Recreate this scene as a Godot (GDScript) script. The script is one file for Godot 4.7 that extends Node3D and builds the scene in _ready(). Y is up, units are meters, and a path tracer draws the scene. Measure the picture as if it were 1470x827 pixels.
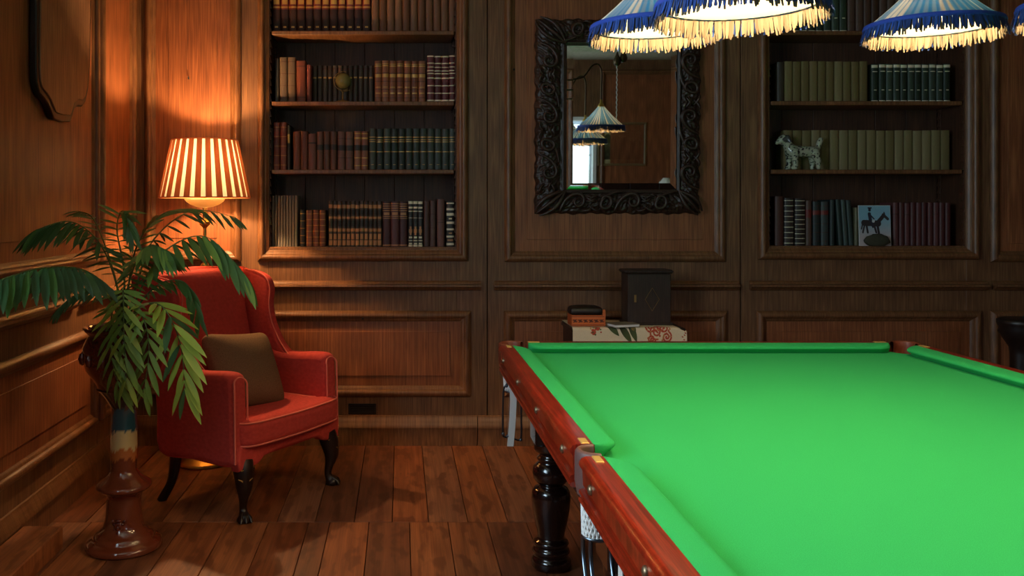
extends Node3D
# A panelled library with a snooker table. Camera at the origin of x and z, y up, depth D runs along -z.
const CX := 575.0
const CY := 300.0
const FL := 1285.0
const EYE := 1.52
const DB := 5.77          # depth of the back wall's face
const XLEFT := -1.717     # face of the left wall
const XRIGHT := 4.7
const ZREAR := 1.8        # face of the rear wall, behind the camera
const TOP := 3.35
const BILL := 0.5         # billiard bulbs
const LAMP := 1.5         # floor lamp bulb
const DAY := 9.6          # windows

var M := {}
var counts := {}
var rng := RandomNumberGenerator.new()

# ------------------------------------------------------------------ mesh builder
class MB:
	var v := PackedVector3Array()
	var n := PackedVector3Array()
	var t := PackedVector2Array()
	var c := PackedColorArray()
	var ix := PackedInt32Array()
	var cur := Color.WHITE
	var xf := Transform3D.IDENTITY
	func put(p: Vector3, nn: Vector3, uv := Vector2.ZERO) -> int:
		v.append(xf * p)
		n.append((xf.basis * nn).normalized())
		t.append(uv)
		c.append(cur)
		return v.size() - 1
	func quad(a: Vector3, b: Vector3, d: Vector3, e: Vector3, uvs := []) -> void:
		var nn := (d - a).cross(b - a).normalized()
		var k := v.size()
		var i := 0
		for p in [a, b, d, e]:
			put(p, nn, uvs[i] if uvs else Vector2.ZERO)
			i += 1
		ix.append_array([k, k + 1, k + 2, k, k + 2, k + 3])
	func tri(a: Vector3, b: Vector3, d: Vector3) -> void:
		var nn := (d - a).cross(b - a).normalized()
		var k := v.size()
		put(a, nn); put(b, nn); put(d, nn)
		ix.append_array([k, k + 1, k + 2])
	# rows[i][j]: i runs up and j runs right when seen from outside
	func grid(rows: Array, wrap_j := false, wrap_i := false, cols := []) -> void:
		var ni: int = rows.size()
		var nj: int = rows[0].size()
		var k := v.size()
		var ns := PackedVector3Array()
		ns.resize(ni * nj)
		var ci := ni if wrap_i else ni - 1
		var cj := nj if wrap_j else nj - 1
		for i in ci:
			var i2 := (i + 1) % ni
			for j in cj:
				var j2 := (j + 1) % nj
				var a: Vector3 = rows[i][j]
				var b: Vector3 = rows[i2][j]
				var d: Vector3 = rows[i2][j2]
				var e: Vector3 = rows[i][j2]
				var nn := (d - a).cross(b - a) + (e - a).cross(d - a)
				ns[i * nj + j] += nn
				ns[i2 * nj + j] += nn
				ns[i2 * nj + j2] += nn
				ns[i * nj + j2] += nn
				ix.append_array([k + i * nj + j, k + i2 * nj + j, k + i2 * nj + j2, k + i * nj + j, k + i2 * nj + j2, k + i * nj + j2])
		for i in ni:
			for j in nj:
				if cols:
					cur = cols[i][j] if cols[i] is Array else cols[j]
				put(rows[i][j], ns[i * nj + j] if ns[i * nj + j].length() > 1e-12 else Vector3.UP, Vector2(float(j) / maxf(1, nj - 1), float(i) / maxf(1, ni - 1)))
	func lathe(prof: Array, segs := 32, at := Vector3.ZERO) -> void:   # prof: [radius, y] from bottom to top
		var rows := []
		for p in prof:
			var r := []
			for j in segs:
				var a := TAU * j / segs
				r.append(at + Vector3(cos(a) * p[0], p[1], -sin(a) * p[0]))
			rows.append(r)
		grid(rows, true)
	func tube(path: Array, radii, sides := 8, caps := true, closed := false) -> void:
		var rows := []
		var m := path.size()
		var u := Vector3.ZERO
		for i in m:
			var d: Vector3 = (path[(i + 1) % m] - path[i - 1]) if closed else (path[mini(i + 1, m - 1)] - path[maxi(i - 1, 0)])
			d = d.normalized()
			if i == 0:
				u = d.cross(Vector3.UP if absf(d.y) < 0.9 else Vector3.BACK).normalized()
			else:
				u = (u - d * u.dot(d)).normalized()
			var w := d.cross(u)
			var rr: float = radii[i] if radii is Array else radii
			var r := []
			for j in sides:
				var a := TAU * j / sides
				r.append(path[i] + (u * cos(a) + w * sin(a)) * rr)
			rows.append(r)
		grid(rows, true, closed)
		if caps and not closed:
			for q in [0, m - 1]:
				var cc: Vector3 = path[q]
				for j in sides:
					if q == 0:
						tri(cc, rows[q][j], rows[q][(j + 1) % sides])
					else:
						tri(cc, rows[q][(j + 1) % sides], rows[q][j])
	func box(at: Vector3, s: Vector3, bev := 0.0) -> void:   # centre, size, chamfer
		var h := s * 0.5
		var b := minf(bev, minf(h.x, minf(h.y, h.z)) * 0.9)
		for ax in 3:
			for sg in [-1.0, 1.0]:
				var N := Vector3.ZERO
				N[ax] = sg
				var U := Vector3.ZERO
				U[(ax + 1) % 3] = 1.0
				var R := U.cross(N)
				var hn: float = h[ax]
				var hu: float = h[(ax + 1) % 3] - b
				var hr: float = h[(ax + 2) % 3] - b
				var o := at + N * hn
				quad(o - U * hu - R * hr, o + U * hu - R * hr, o + U * hu + R * hr, o - U * hu + R * hr)
		if b > 0.0:
			for ax in 3:
				var a1 := (ax + 1) % 3
				var a2 := (ax + 2) % 3
				for s1 in [-1.0, 1.0]:
					for s2 in [-1.0, 1.0]:
						var p := []
						for e in [-1.0, 1.0]:
							var q1 := Vector3.ZERO
							q1[ax] = e * (h[ax] - b); q1[a1] = s1 * h[a1]; q1[a2] = s2 * (h[a2] - b)
							var q2 := Vector3.ZERO
							q2[ax] = e * (h[ax] - b); q2[a1] = s1 * (h[a1] - b); q2[a2] = s2 * h[a2]
							p.append([at + q1, at + q2])
						var out := Vector3.ZERO
						out[a1] = s1; out[a2] = s2
						facing(p[0][0], p[0][1], p[1][1], p[1][0], out)
			for sx in [-1.0, 1.0]:
				for sy in [-1.0, 1.0]:
					for sz in [-1.0, 1.0]:
						var s3 := Vector3(sx, sy, sz)
						var q := [at + s3 * Vector3(h.x, h.y - b, h.z - b), at + s3 * Vector3(h.x - b, h.y, h.z - b), at + s3 * Vector3(h.x - b, h.y - b, h.z)]
						if (q[2] - q[0]).cross(q[1] - q[0]).dot(s3) > 0.0:
							tri(q[0], q[1], q[2])
						else:
							tri(q[0], q[2], q[1])
	func facing(a: Vector3, b: Vector3, d: Vector3, e: Vector3, out: Vector3) -> void:
		if (d - a).cross(b - a).dot(out) >= 0.0:
			quad(a, b, d, e)
		else:
			quad(a, e, d, b)
	# soft box: rounded edges of radius r, faces crowned by puff
	func soft(at: Vector3, s: Vector3, r: float, seg := 8, puff := Vector3.ZERO, pinch := 0.0) -> void:
		var h := s * 0.5
		for ax in 3:
			for sg in [-1.0, 1.0]:
				var N := Vector3.ZERO
				N[ax] = sg
				var U := Vector3.ZERO
				U[(ax + 1) % 3] = 1.0
				var R := U.cross(N)
				var rows := []
				for i in seg + 1:
					var row := []
					for j in seg + 1:
						var a := -1.0 + 2.0 * i / seg
						var b := -1.0 + 2.0 * j / seg
						a = sign(a) * (1.0 - pow(1.0 - absf(a), 1.6))
						b = sign(b) * (1.0 - pow(1.0 - absf(b), 1.6))
						var q := (N + U * a + R * b) * h
						var inner := Vector3(clampf(q.x, -h.x + r, h.x - r), clampf(q.y, -h.y + r, h.y - r), clampf(q.z, -h.z + r, h.z - r))
						var d := q - inner
						var p := inner + (d.normalized() * r if d.length() > 1e-6 else Vector3.ZERO)
						var f := p / h
						p += Vector3(puff.x * f.x * (1 - f.y * f.y) * (1 - f.z * f.z), puff.y * f.y * (1 - f.x * f.x) * (1 - f.z * f.z), puff.z * f.z * (1 - f.x * f.x) * (1 - f.y * f.y))
						if pinch > 0.0:
							var k := pow(absf(f.x), 3.0) + pow(absf(f.y), 3.0)
							p.z *= 1.0 - pinch * minf(1.0, k * 0.55)
							p.x *= 1.0 - 0.07 * (1.0 - pow(absf(f.y), 2.0))
							p.y *= 1.0 - 0.07 * (1.0 - pow(absf(f.x), 2.0))
						row.append(at + p)
					rows.append(row)
				grid(rows)
	# polygon (counter-clockwise seen from +z) given a thickness along z, with rounded edges
	func slab(poly: Array, thick: float, bev: float, seg := 4, z0 := 0.0) -> void:
		var m := poly.size()
		var nrm := []
		for i in m:
			var e1: Vector2 = (poly[i] - poly[i - 1]).normalized()
			var e2: Vector2 = (poly[(i + 1) % m] - poly[i]).normalized()
			var a := Vector2(e1.y, -e1.x)
			var b := Vector2(e2.y, -e2.x)
			var s := a + b
			nrm.append(s.normalized() / maxf(0.5, s.length() * 0.5) if s.length() > 0.01 else a)
		var rows := []
		var hz := thick * 0.5
		var steps := []
		for k in seg + 1:
			var a := PI * 0.5 * k / seg
			steps.append([bev * (1 - sin(a)), -hz + bev * (1 - cos(a))])
		for k in seg + 1:
			var a := PI * 0.5 * (seg - k) / seg
			steps.append([bev * (1 - sin(a)), hz - bev * (1 - cos(a))])
		for st in steps:
			var r := []
			for i in m:
				var p: Vector2 = poly[i] - nrm[i] * st[0]
				r.append(Vector3(p.x, p.y, z0 + st[1]))
			rows.append(r)
		grid(rows, true)
		for q in [0, rows.size() - 1]:
			var ids := Geometry2D.triangulate_polygon(PackedVector2Array(poly))
			var out := Vector3(0, 0, -1) if q == 0 else Vector3(0, 0, 1)
			for i in range(0, ids.size(), 3):
				var a: Vector3 = rows[q][ids[i]]
				var b: Vector3 = rows[q][ids[i + 1]]
				var d: Vector3 = rows[q][ids[i + 2]]
				if (d - a).cross(b - a).dot(out) > 0:
					tri(a, b, d)
				else:
					tri(a, d, b)
	# mitred moulding round a rectangle in the xy plane; prof: [distance in from the outer edge, height]
	func frame(x0: float, y0: float, x1: float, y1: float, prof: Array, z0 := 0.0) -> void:
		for s in 4:
			var rows := []
			for p in prof:
				var q: float = p[0]
				var cs := [Vector3(x0 + q, y0 + q, z0 + p[1]), Vector3(x1 - q, y0 + q, z0 + p[1]), Vector3(x1 - q, y1 - q, z0 + p[1]), Vector3(x0 + q, y1 - q, z0 + p[1])]
				rows.append([cs[s], cs[(s + 1) % 4]])
			strips(rows)
	# each step of a profile its own flat strip unless it is gentle
	func strips(rows: Array) -> void:
		var from := 0
		for i in range(1, rows.size()):
			var last := i == rows.size() - 1
			var brk := last
			if not last:
				var d1: Vector3 = (rows[i][0] - rows[i - 1][0]).normalized()
				var d2: Vector3 = (rows[i + 1][0] - rows[i][0]).normalized()
				brk = d1.dot(d2) < 0.75
			if brk:
				grid(rows.slice(from, i + 1))
				from = i
	# a profile [height, projection] (bottom to top) run along x, with closed ends
	func run(x0: float, x1: float, prof: Array) -> void:
		var rows := []
		for p in prof:
			rows.append([Vector3(x0, p[0], p[1]), Vector3(x1, p[0], p[1])])
		strips(rows)
		var poly := PackedVector2Array()
		for p in prof:
			poly.append(Vector2(p[1], p[0]))
		var ids := Geometry2D.triangulate_polygon(poly)
		for i in range(0, ids.size(), 3):
			for e in [[x0, -1.0], [x1, 1.0]]:
				var q := []
				for k in 3:
					q.append(Vector3(e[0], poly[ids[i + k]].y, poly[ids[i + k]].x))
				if (q[2] - q[0]).cross(q[1] - q[0]).x * e[1] > 0:
					tri(q[0], q[1], q[2])
				else:
					tri(q[0], q[2], q[1])
	func ball(at: Vector3, r: Vector3, segs := 16) -> void:
		var rows := []
		var hs := segs / 2
		for i in hs + 1:
			var p := -PI / 2 + PI * i / hs
			var row := []
			for j in segs:
				var a := TAU * j / segs
				row.append(at + Vector3(cos(p) * cos(a), sin(p), -cos(p) * sin(a)) * r)
			rows.append(row)
		grid(rows, true)
	func mesh() -> ArrayMesh:
		var arr := []
		arr.resize(Mesh.ARRAY_MAX)
		arr[Mesh.ARRAY_VERTEX] = v
		arr[Mesh.ARRAY_NORMAL] = n
		arr[Mesh.ARRAY_TEX_UV] = t
		arr[Mesh.ARRAY_COLOR] = c
		arr[Mesh.ARRAY_INDEX] = ix
		var m := ArrayMesh.new()
		m.add_surface_from_arrays(Mesh.PRIMITIVE_TRIANGLES, arr)
		return m

# ------------------------------------------------------------------ nodes
func numbered(called: String) -> String:
	var k: int = counts.get(called, 0)
	counts[called] = k + 1
	return called if k == 0 else "%s_%03d" % [called, k]

func thing(called: String, label: String, category: String, at := Vector3.ZERO, turn := 0.0, group := "") -> Node3D:
	var o := Node3D.new()
	o.name = numbered(called)
	add_child(o)
	o.position = at
	o.rotation.y = turn
	tag(o, label, category, group)
	return o

func tag(o: Node, label: String, category: String, group := "") -> void:
	o.set_meta("label", label)
	o.set_meta("category", category)
	if group:
		o.set_meta("group", group)

func obj(called: String, shape, material: Material, parent: Node = self) -> MeshInstance3D:
	var o := MeshInstance3D.new()
	o.name = numbered(called) if parent == self else called
	o.mesh = shape.mesh() if shape is MB else shape
	o.material_override = material
	parent.add_child(o, true)
	return o

func struct(called: String, at := Vector3.ZERO, turn := 0.0) -> Node3D:
	var o := Node3D.new()
	o.name = called
	add_child(o)
	o.position = at
	o.rotation.y = turn
	o.set_meta("kind", "structure")
	return o

func stuff(o: Node) -> void:
	o.set_meta("kind", "stuff")

func P(px: float, py: float, d: float) -> Vector3:   # the point at depth d seen at a pixel
	return Vector3((px - CX) * d / FL, EYE - (py - CY) * d / FL, -d)

func X(px: float, d := DB) -> float:
	return (px - CX) * d / FL

func Y(py: float, d := DB) -> float:
	return EYE - (py - CY) * d / FL

func smooth_path(pts: Array, n: int) -> Array:
	var out := []
	var m := pts.size()
	for k in n + 1:
		var f := float(k) / n * (m - 1)
		var i := mini(int(f), m - 2)
		var q := f - i
		var p0 = pts[maxi(i - 1, 0)]
		var p1 = pts[i]
		var p2 = pts[i + 1]
		var p3 = pts[mini(i + 2, m - 1)]
		out.append((p1 * 2.0 + (p2 - p0) * q + (p0 * 2.0 - p1 * 5.0 + p2 * 4.0 - p3) * q * q + (p1 * 3.0 - p0 - p2 * 3.0 + p3) * q * q * q) * 0.5)
	return out

# ------------------------------------------------------------------ materials
func mat(col: Color, rough := 0.6, tex: Texture2D = null, scale := Vector3.ONE, spec := 0.5) -> StandardMaterial3D:
	var m := StandardMaterial3D.new()
	m.albedo_color = col
	m.roughness = rough
	m.metallic_specular = spec
	if tex:
		m.albedo_texture = tex
		m.uv1_triplanar = true
		m.uv1_world_triplanar = true
		m.uv1_scale = scale
	return m

func fold(x: float) -> float:
	return 1.0 - absf(2.0 * x - 1.0)

# grain that runs along v; folded so that it repeats without a seam
func grain(w: int, h: int, fx: float, fy: float, dark: Color, light: Color, sd: int, stain := 0.0) -> ImageTexture:
	var a := FastNoiseLite.new()
	a.seed = sd
	a.noise_type = FastNoiseLite.TYPE_SIMPLEX
	a.frequency = 1.0
	a.fractal_octaves = 3
	var b := FastNoiseLite.new()
	b.seed = sd + 7
	b.noise_type = FastNoiseLite.TYPE_SIMPLEX
	b.frequency = 1.0
	b.fractal_type = FastNoiseLite.FRACTAL_NONE
	var im := Image.create(w, h, false, Image.FORMAT_RGB8)
	for y in h:
		var q := fold(float(y) / h)
		for x in w:
			var p := fold(float(x) / w)
			var s := a.get_noise_2d(p * fx, q * fy) * 0.5 + 0.5
			var f := b.get_noise_2d(p * fx * 7.0, q * fy * 2.0) * 0.5 + 0.5
			var g := b.get_noise_2d(p * 3.0 + 40.0, q * 3.0) * 0.5 + 0.5
			var k := clampf(s * 0.5 + f * 0.3 + g * 0.2, 0.0, 1.0)
			if stain > 0.0:
				var r := a.get_noise_2d(p * 5.0 + 11.0, q * 4.0 + 5.0)
				k -= stain * clampf(r * 2.5 - 0.4, 0.0, 1.0)
			im.set_pixel(x, y, dark.lerp(light, clampf(k * 1.3 - 0.15, 0.0, 1.0)))
	return ImageTexture.create_from_image(im)

func mottle(size: int, f: float, dark: Color, light: Color, sd: int) -> ImageTexture:
	var a := FastNoiseLite.new()
	a.seed = sd
	a.frequency = 1.0
	a.fractal_octaves = 3
	var im := Image.create(size, size, false, Image.FORMAT_RGB8)
	for y in size:
		for x in size:
			var k := a.get_noise_2d(fold(float(x) / size) * f, fold(float(y) / size) * f) * 0.8 + 0.5
			im.set_pixel(x, y, dark.lerp(light, clampf(k, 0.0, 1.0)))
	return ImageTexture.create_from_image(im)

func c8(r: int, g: int, b: int) -> Color:
	return Color(r / 255.0, g / 255.0, b / 255.0)

# ------------------------------------------------------------------ scene
func _ready() -> void:
	rng.seed = 11
	var cam := Camera3D.new()
	cam.name = "camera"
	var near := 0.05
	cam.set_frustum(827.0 / FL * near, Vector2((735.0 - CX) / FL * near, -(413.5 - CY) / FL * near), near, 60.0)
	cam.position = Vector3(0, EYE, 0)
	add_child(cam)
	cam.current = true

	var we := WorldEnvironment.new()
	we.name = "surroundings"
	var e := Environment.new()
	var sky := Sky.new()
	var sm := ProceduralSkyMaterial.new()
	sm.sky_top_color = Color(0.42, 0.62, 0.85)
	sm.sky_horizon_color = Color(0.74, 0.86, 0.92)
	sm.ground_bottom_color = Color(0.30, 0.36, 0.30)
	sm.ground_horizon_color = Color(0.55, 0.63, 0.60)
	sm.sun_angle_max = 0.0
	sm.energy_multiplier = 1.0
	sky.sky_material = sm
	e.background_mode = Environment.BG_SKY
	e.sky = sky
	e.tonemap_mode = Environment.TONE_MAPPER_LINEAR
	e.tonemap_exposure = 1.1
	e.sdfgi_enabled = true
	e.ssao_enabled = true
	e.ssil_enabled = true
	we.environment = e
	add_child(we)

	# daylight: a tall window in the left wall beside the camera, a smaller one in the rear wall
	for w in [[Vector3(XLEFT - 0.46, 2.2, -1.35), -PI / 2, Vector2(1.7, 1.5), DAY, Color(0.82, 0.93, 1.0)], [Vector3(2.29, 1.70, ZREAR + 0.02), 0.0, Vector2(1.0, 1.4), 1.2, Color(0.80, 0.92, 0.95)]]:
		var al := AreaLight3D.new()
		al.name = "window_daylight"
		al.area_size = w[2]
		al.light_color = w[4]
		al.light_energy = w[3]
		al.area_range = 14.0
		al.area_attenuation = 2.0
		al.position = w[0]
		al.rotation.y = w[1]
		al.shadow_enabled = true
		add_child(al, true)

	make_materials()
	print("materials ", Time.get_ticks_msec())
	room()
	bookcases()
	print("books ", Time.get_ticks_msec())
	wall_mirror()
	snooker_table()
	print("table ", Time.get_ticks_msec())
	billiard_lamps()
	armchair()
	floor_lamp()
	print("chair ", Time.get_ticks_msec())
	plant()
	side_cabinet()
	ornaments()
	rear_of_room()
	print("done ", Time.get_ticks_msec())

func make_materials() -> void:
	var g1 := grain(512, 1024, 26.0, 2.2, c8(150, 132, 118), c8(255, 250, 240), 3)
	var g2 := grain(512, 1024, 12.0, 1.4, c8(172, 156, 146), c8(255, 250, 242), 9, 0.5)
	var g3 := grain(512, 512, 14.0, 1.6, c8(110, 85, 75), c8(255, 245, 235), 21)
	M.wall = mat(c8(144, 103, 70), 0.5, g1, Vector3(1.1, 0.5, 1.1))
	M.wall2 = mat(c8(174, 108, 68), 0.5, g1, Vector3(1.3, 0.45, 1.3))
	M.wall2.uv1_offset = Vector3(0.37, 0.21, 0.6)
	M.trim = mat(c8(148, 103, 68), 0.42, g1, Vector3(0.9, 0.9, 0.9))
	M.casing = mat(c8(92, 58, 38), 0.6, g1, Vector3(1.0, 0.5, 1.0))
	M.floor = []
	for i in 5:
		var k: Color = [c8(162, 95, 56), c8(140, 80, 46), c8(172, 106, 64), c8(130, 78, 50), c8(158, 106, 76)][i]
		var fm := mat(k, 0.5, g2, Vector3(0.9, 0.9, 0.35))
		fm.uv1_offset = Vector3(0.23 * i, 0, 0.31 * i)
		M.floor.append(fm)
	M.gap = mat(c8(28, 18, 13), 0.9)
	M.plaster = mat(c8(204, 192, 172), 0.9, mottle(256, 8.0, c8(225, 222, 215), c8(255, 255, 250), 5))
	M.mahogany = mat(c8(192, 58, 28), 0.28, g3, Vector3(3.0, 3.0, 0.8))
	M.mahogany.clearcoat_enabled = true
	M.mahogany.clearcoat = 0.5
	M.mahogany.clearcoat_roughness = 0.18
	M.leg = mat(c8(42, 22, 20), 0.2, g3, Vector3(3.0, 1.0, 3.0))
	M.leg.clearcoat_enabled = true
	M.leg.clearcoat = 0.8
	M.leg.clearcoat_roughness = 0.08
	M.apron = mat(c8(74, 34, 20), 0.4, g3, Vector3(2.0, 2.0, 0.6))
	var felt := mottle(512, 120.0, c8(205, 215, 205), c8(255, 255, 255), 14)
	M.felt = mat(c8(54, 186, 106), 0.95, felt, Vector3(2.0, 2.0, 2.0), 0.1)
	M.felt.rim_enabled = true
	M.felt.rim = 0.15
	M.felt.rim_tint = 0.6
	M.brass = mat(c8(205, 168, 88), 0.3)
	M.brass.metallic = 1.0
	M.plate = mat(c8(225, 190, 110), 0.45)
	M.plate.metallic = 0.6
	M.bolt = mat(c8(150, 126, 98), 0.4)
	M.bolt.metallic = 0.9
	M.steel = mat(c8(120, 132, 145), 0.3)
	M.steel.metallic = 1.0
	M.iron = mat(c8(30, 30, 34), 0.4)
	M.leather = mat(c8(104, 72, 66), 0.5)
	M.brown_leather = mat(c8(110, 52, 32), 0.45)
	M.strap = mat(c8(226, 218, 208), 0.7)
	M.net = mat(c8(235, 232, 226), 0.85)
	var vel := mottle(256, 9.0, c8(224, 214, 214), c8(255, 250, 250), 31)
	M.velvet = mat(c8(202, 74, 65), 0.85, vel, Vector3(2.2, 2.2, 2.2), 0.2)
	M.velvet.rim_enabled = true
	M.velvet.rim = 0.55
	M.velvet.rim_tint = 0.75
	M.piping = mat(c8(228, 112, 92), 0.8)
	M.carved = mat(c8(48, 28, 20), 0.35, g3, Vector3(4, 1.5, 4))
	M.pillow = mat(c8(156, 124, 98), 0.95, mottle(256, 60.0, c8(130, 120, 115), c8(255, 250, 240), 41), Vector3(2.5, 2.5, 2.5), 0.2)
	M.mirror_frame = mat(c8(78, 56, 45), 0.42, g3, Vector3(5, 5, 5))
	M.glass_mirror = mat(Color(0.92, 0.93, 0.92), 0.015)
	M.glass_mirror.metallic = 1.0
	M.globe = mat(c8(120, 112, 66), 0.25)
	M.pages = mat(c8(190, 172, 138), 0.9)
	M.plaque = mat(c8(166, 126, 98), 0.5, g1, Vector3(1.5, 0.6, 1.5))  # lighter than the wall: daylight on the face is put into this colour
	M.white = mat(c8(235, 233, 228), 0.6)
	M.china = mat(c8(232, 228, 214), 0.2)
	M.black = mat(c8(26, 20, 18), 0.4)
	M.glaze = mat(c8(112, 46, 26), 0.14, mottle(256, 10.0, c8(170, 130, 120), c8(255, 245, 240), 51), Vector3(3, 3, 3))
	M.glaze.clearcoat_enabled = true
	M.glaze.clearcoat = 1.0
	M.glaze.clearcoat_roughness = 0.06
	M.glaze_v = mat(Color.WHITE, 0.14)
	M.glaze_v.vertex_color_use_as_albedo = true
	M.glaze_v.clearcoat_enabled = true
	M.glaze_v.clearcoat = 1.0
	M.glaze_v.clearcoat_roughness = 0.06
	M.china_v = mat(Color.WHITE, 0.25)
	M.china_v.vertex_color_use_as_albedo = true
	M.brass_dull = mat(c8(150, 118, 72), 0.45)
	M.brass_dull.metallic = 0.8
	M.bronze = mat(c8(84, 66, 46), 0.4)
	M.bronze.metallic = 0.8
	M.dark_wood = mat(c8(58, 36, 26), 0.45, g3, Vector3(2, 1, 2))
	M.casket = mat(c8(66, 48, 38), 0.6, g3, Vector3(3, 1.2, 3))
	M.black_wood = mat(c8(36, 26, 22), 0.42, g3, Vector3(3, 1.2, 3))
	M.opal = mat(c8(236, 214, 176), 0.4)
	M.opal.backlight_enabled = true
	M.opal.backlight = Color(0.5, 0.45, 0.35)
	M.shade_cream = mat(c8(250, 232, 190), 0.8)
	M.shade_cream.backlight_enabled = true
	M.shade_cream.backlight = Color(0.46, 0.45, 0.40)
	M.pleat = mat(c8(176, 96, 56), 0.85)
	M.pleat.backlight_enabled = true
	M.pleat.backlight = Color(0.60, 0.36, 0.22)
	M.bulb_warm = mat(c8(255, 220, 170), 0.5)
	M.bulb_warm.emission_enabled = true
	M.bulb_warm.emission = Color(1.0, 0.72, 0.40)
	M.bulb_warm.emission_energy_multiplier = 4.0
	M.soil = mat(c8(40, 28, 20), 1.0)
	M.stem = mat(c8(88, 104, 52), 0.6)
	M.leaf = []
	for k in [c8(66, 104, 46), c8(112, 142, 58), c8(150, 166, 64), c8(52, 88, 50)]:
		var lm := mat(k, 0.42)
		lm.backlight_enabled = true
		lm.backlight = Color(0.30, 0.36, 0.12)
		M.leaf.append(lm)

const BOL := [[0.0, 0.0], [0.0, 0.012], [0.005, 0.02], [0.014, 0.03], [0.026, 0.035], [0.038, 0.032], [0.046, 0.022], [0.047, 0.014], [0.054, 0.012], [0.062, 0.008], [0.066, 0.002], [0.072, 0.0]]
const RAIL := [[0.0, 0.0], [0.0, 0.016], [0.008, 0.026], [0.015, 0.028], [0.016, 0.040], [0.026, 0.050], [0.036, 0.048], [0.040, 0.036], [0.041, 0.022], [0.052, 0.018], [0.060, 0.008], [0.061, 0.0]]
const BASE := [[0.0, 0.0], [0.0, 0.026], [0.112, 0.026], [0.113, 0.036], [0.130, 0.036], [0.140, 0.028], [0.152, 0.026], [0.168, 0.018], [0.176, 0.012], [0.188, 0.010], [0.190, 0.0]]

# a panel on a wall's own axes (x along, y up, z out): moulding frame and a raised field
func panel(parent: Node, x0: float, y0: float, x1: float, y1: float, inset := 0.10, low := 0.0) -> void:
	var b := MB.new()
	b.frame(x0, y0, x1, y1, BOL)
	obj("panel_moulding", b, M.trim, parent)
	var f := MB.new()
	var q := inset
	f.frame(x0 + 0.07, y0 + 0.07, x1 - 0.07, y1 - 0.07, [[0.0, 0.001], [q - 0.07 - 0.002, 0.003], [q - 0.07, 0.008]])
	f.quad(Vector3(x0 + q, y0 + q, 0.008), Vector3(x0 + q, y1 - q, 0.008), Vector3(x1 - q, y1 - q, 0.008), Vector3(x1 - q, y0 + q, 0.008))
	obj("panel", f, M.wall2, parent)

func board(parent: Node, called: String, x0: float, y0: float, x1: float, y1: float, thick := 0.05, m: Material = null) -> void:
	var b := MB.new()
	b.box(Vector3((x0 + x1) / 2, (y0 + y1) / 2, -thick / 2), Vector3(x1 - x0, y1 - y0, thick), 0.002)
	obj(called, b, m if m else M.wall, parent)

func rail(parent: Node, called: String, x0: float, x1: float, y: float, prof: Array) -> void:
	var b := MB.new()
	b.xf = Transform3D(Basis.IDENTITY, Vector3(0, y, 0))
	b.run(x0, x1, prof)
	obj(called, b, M.trim, parent)

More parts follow.
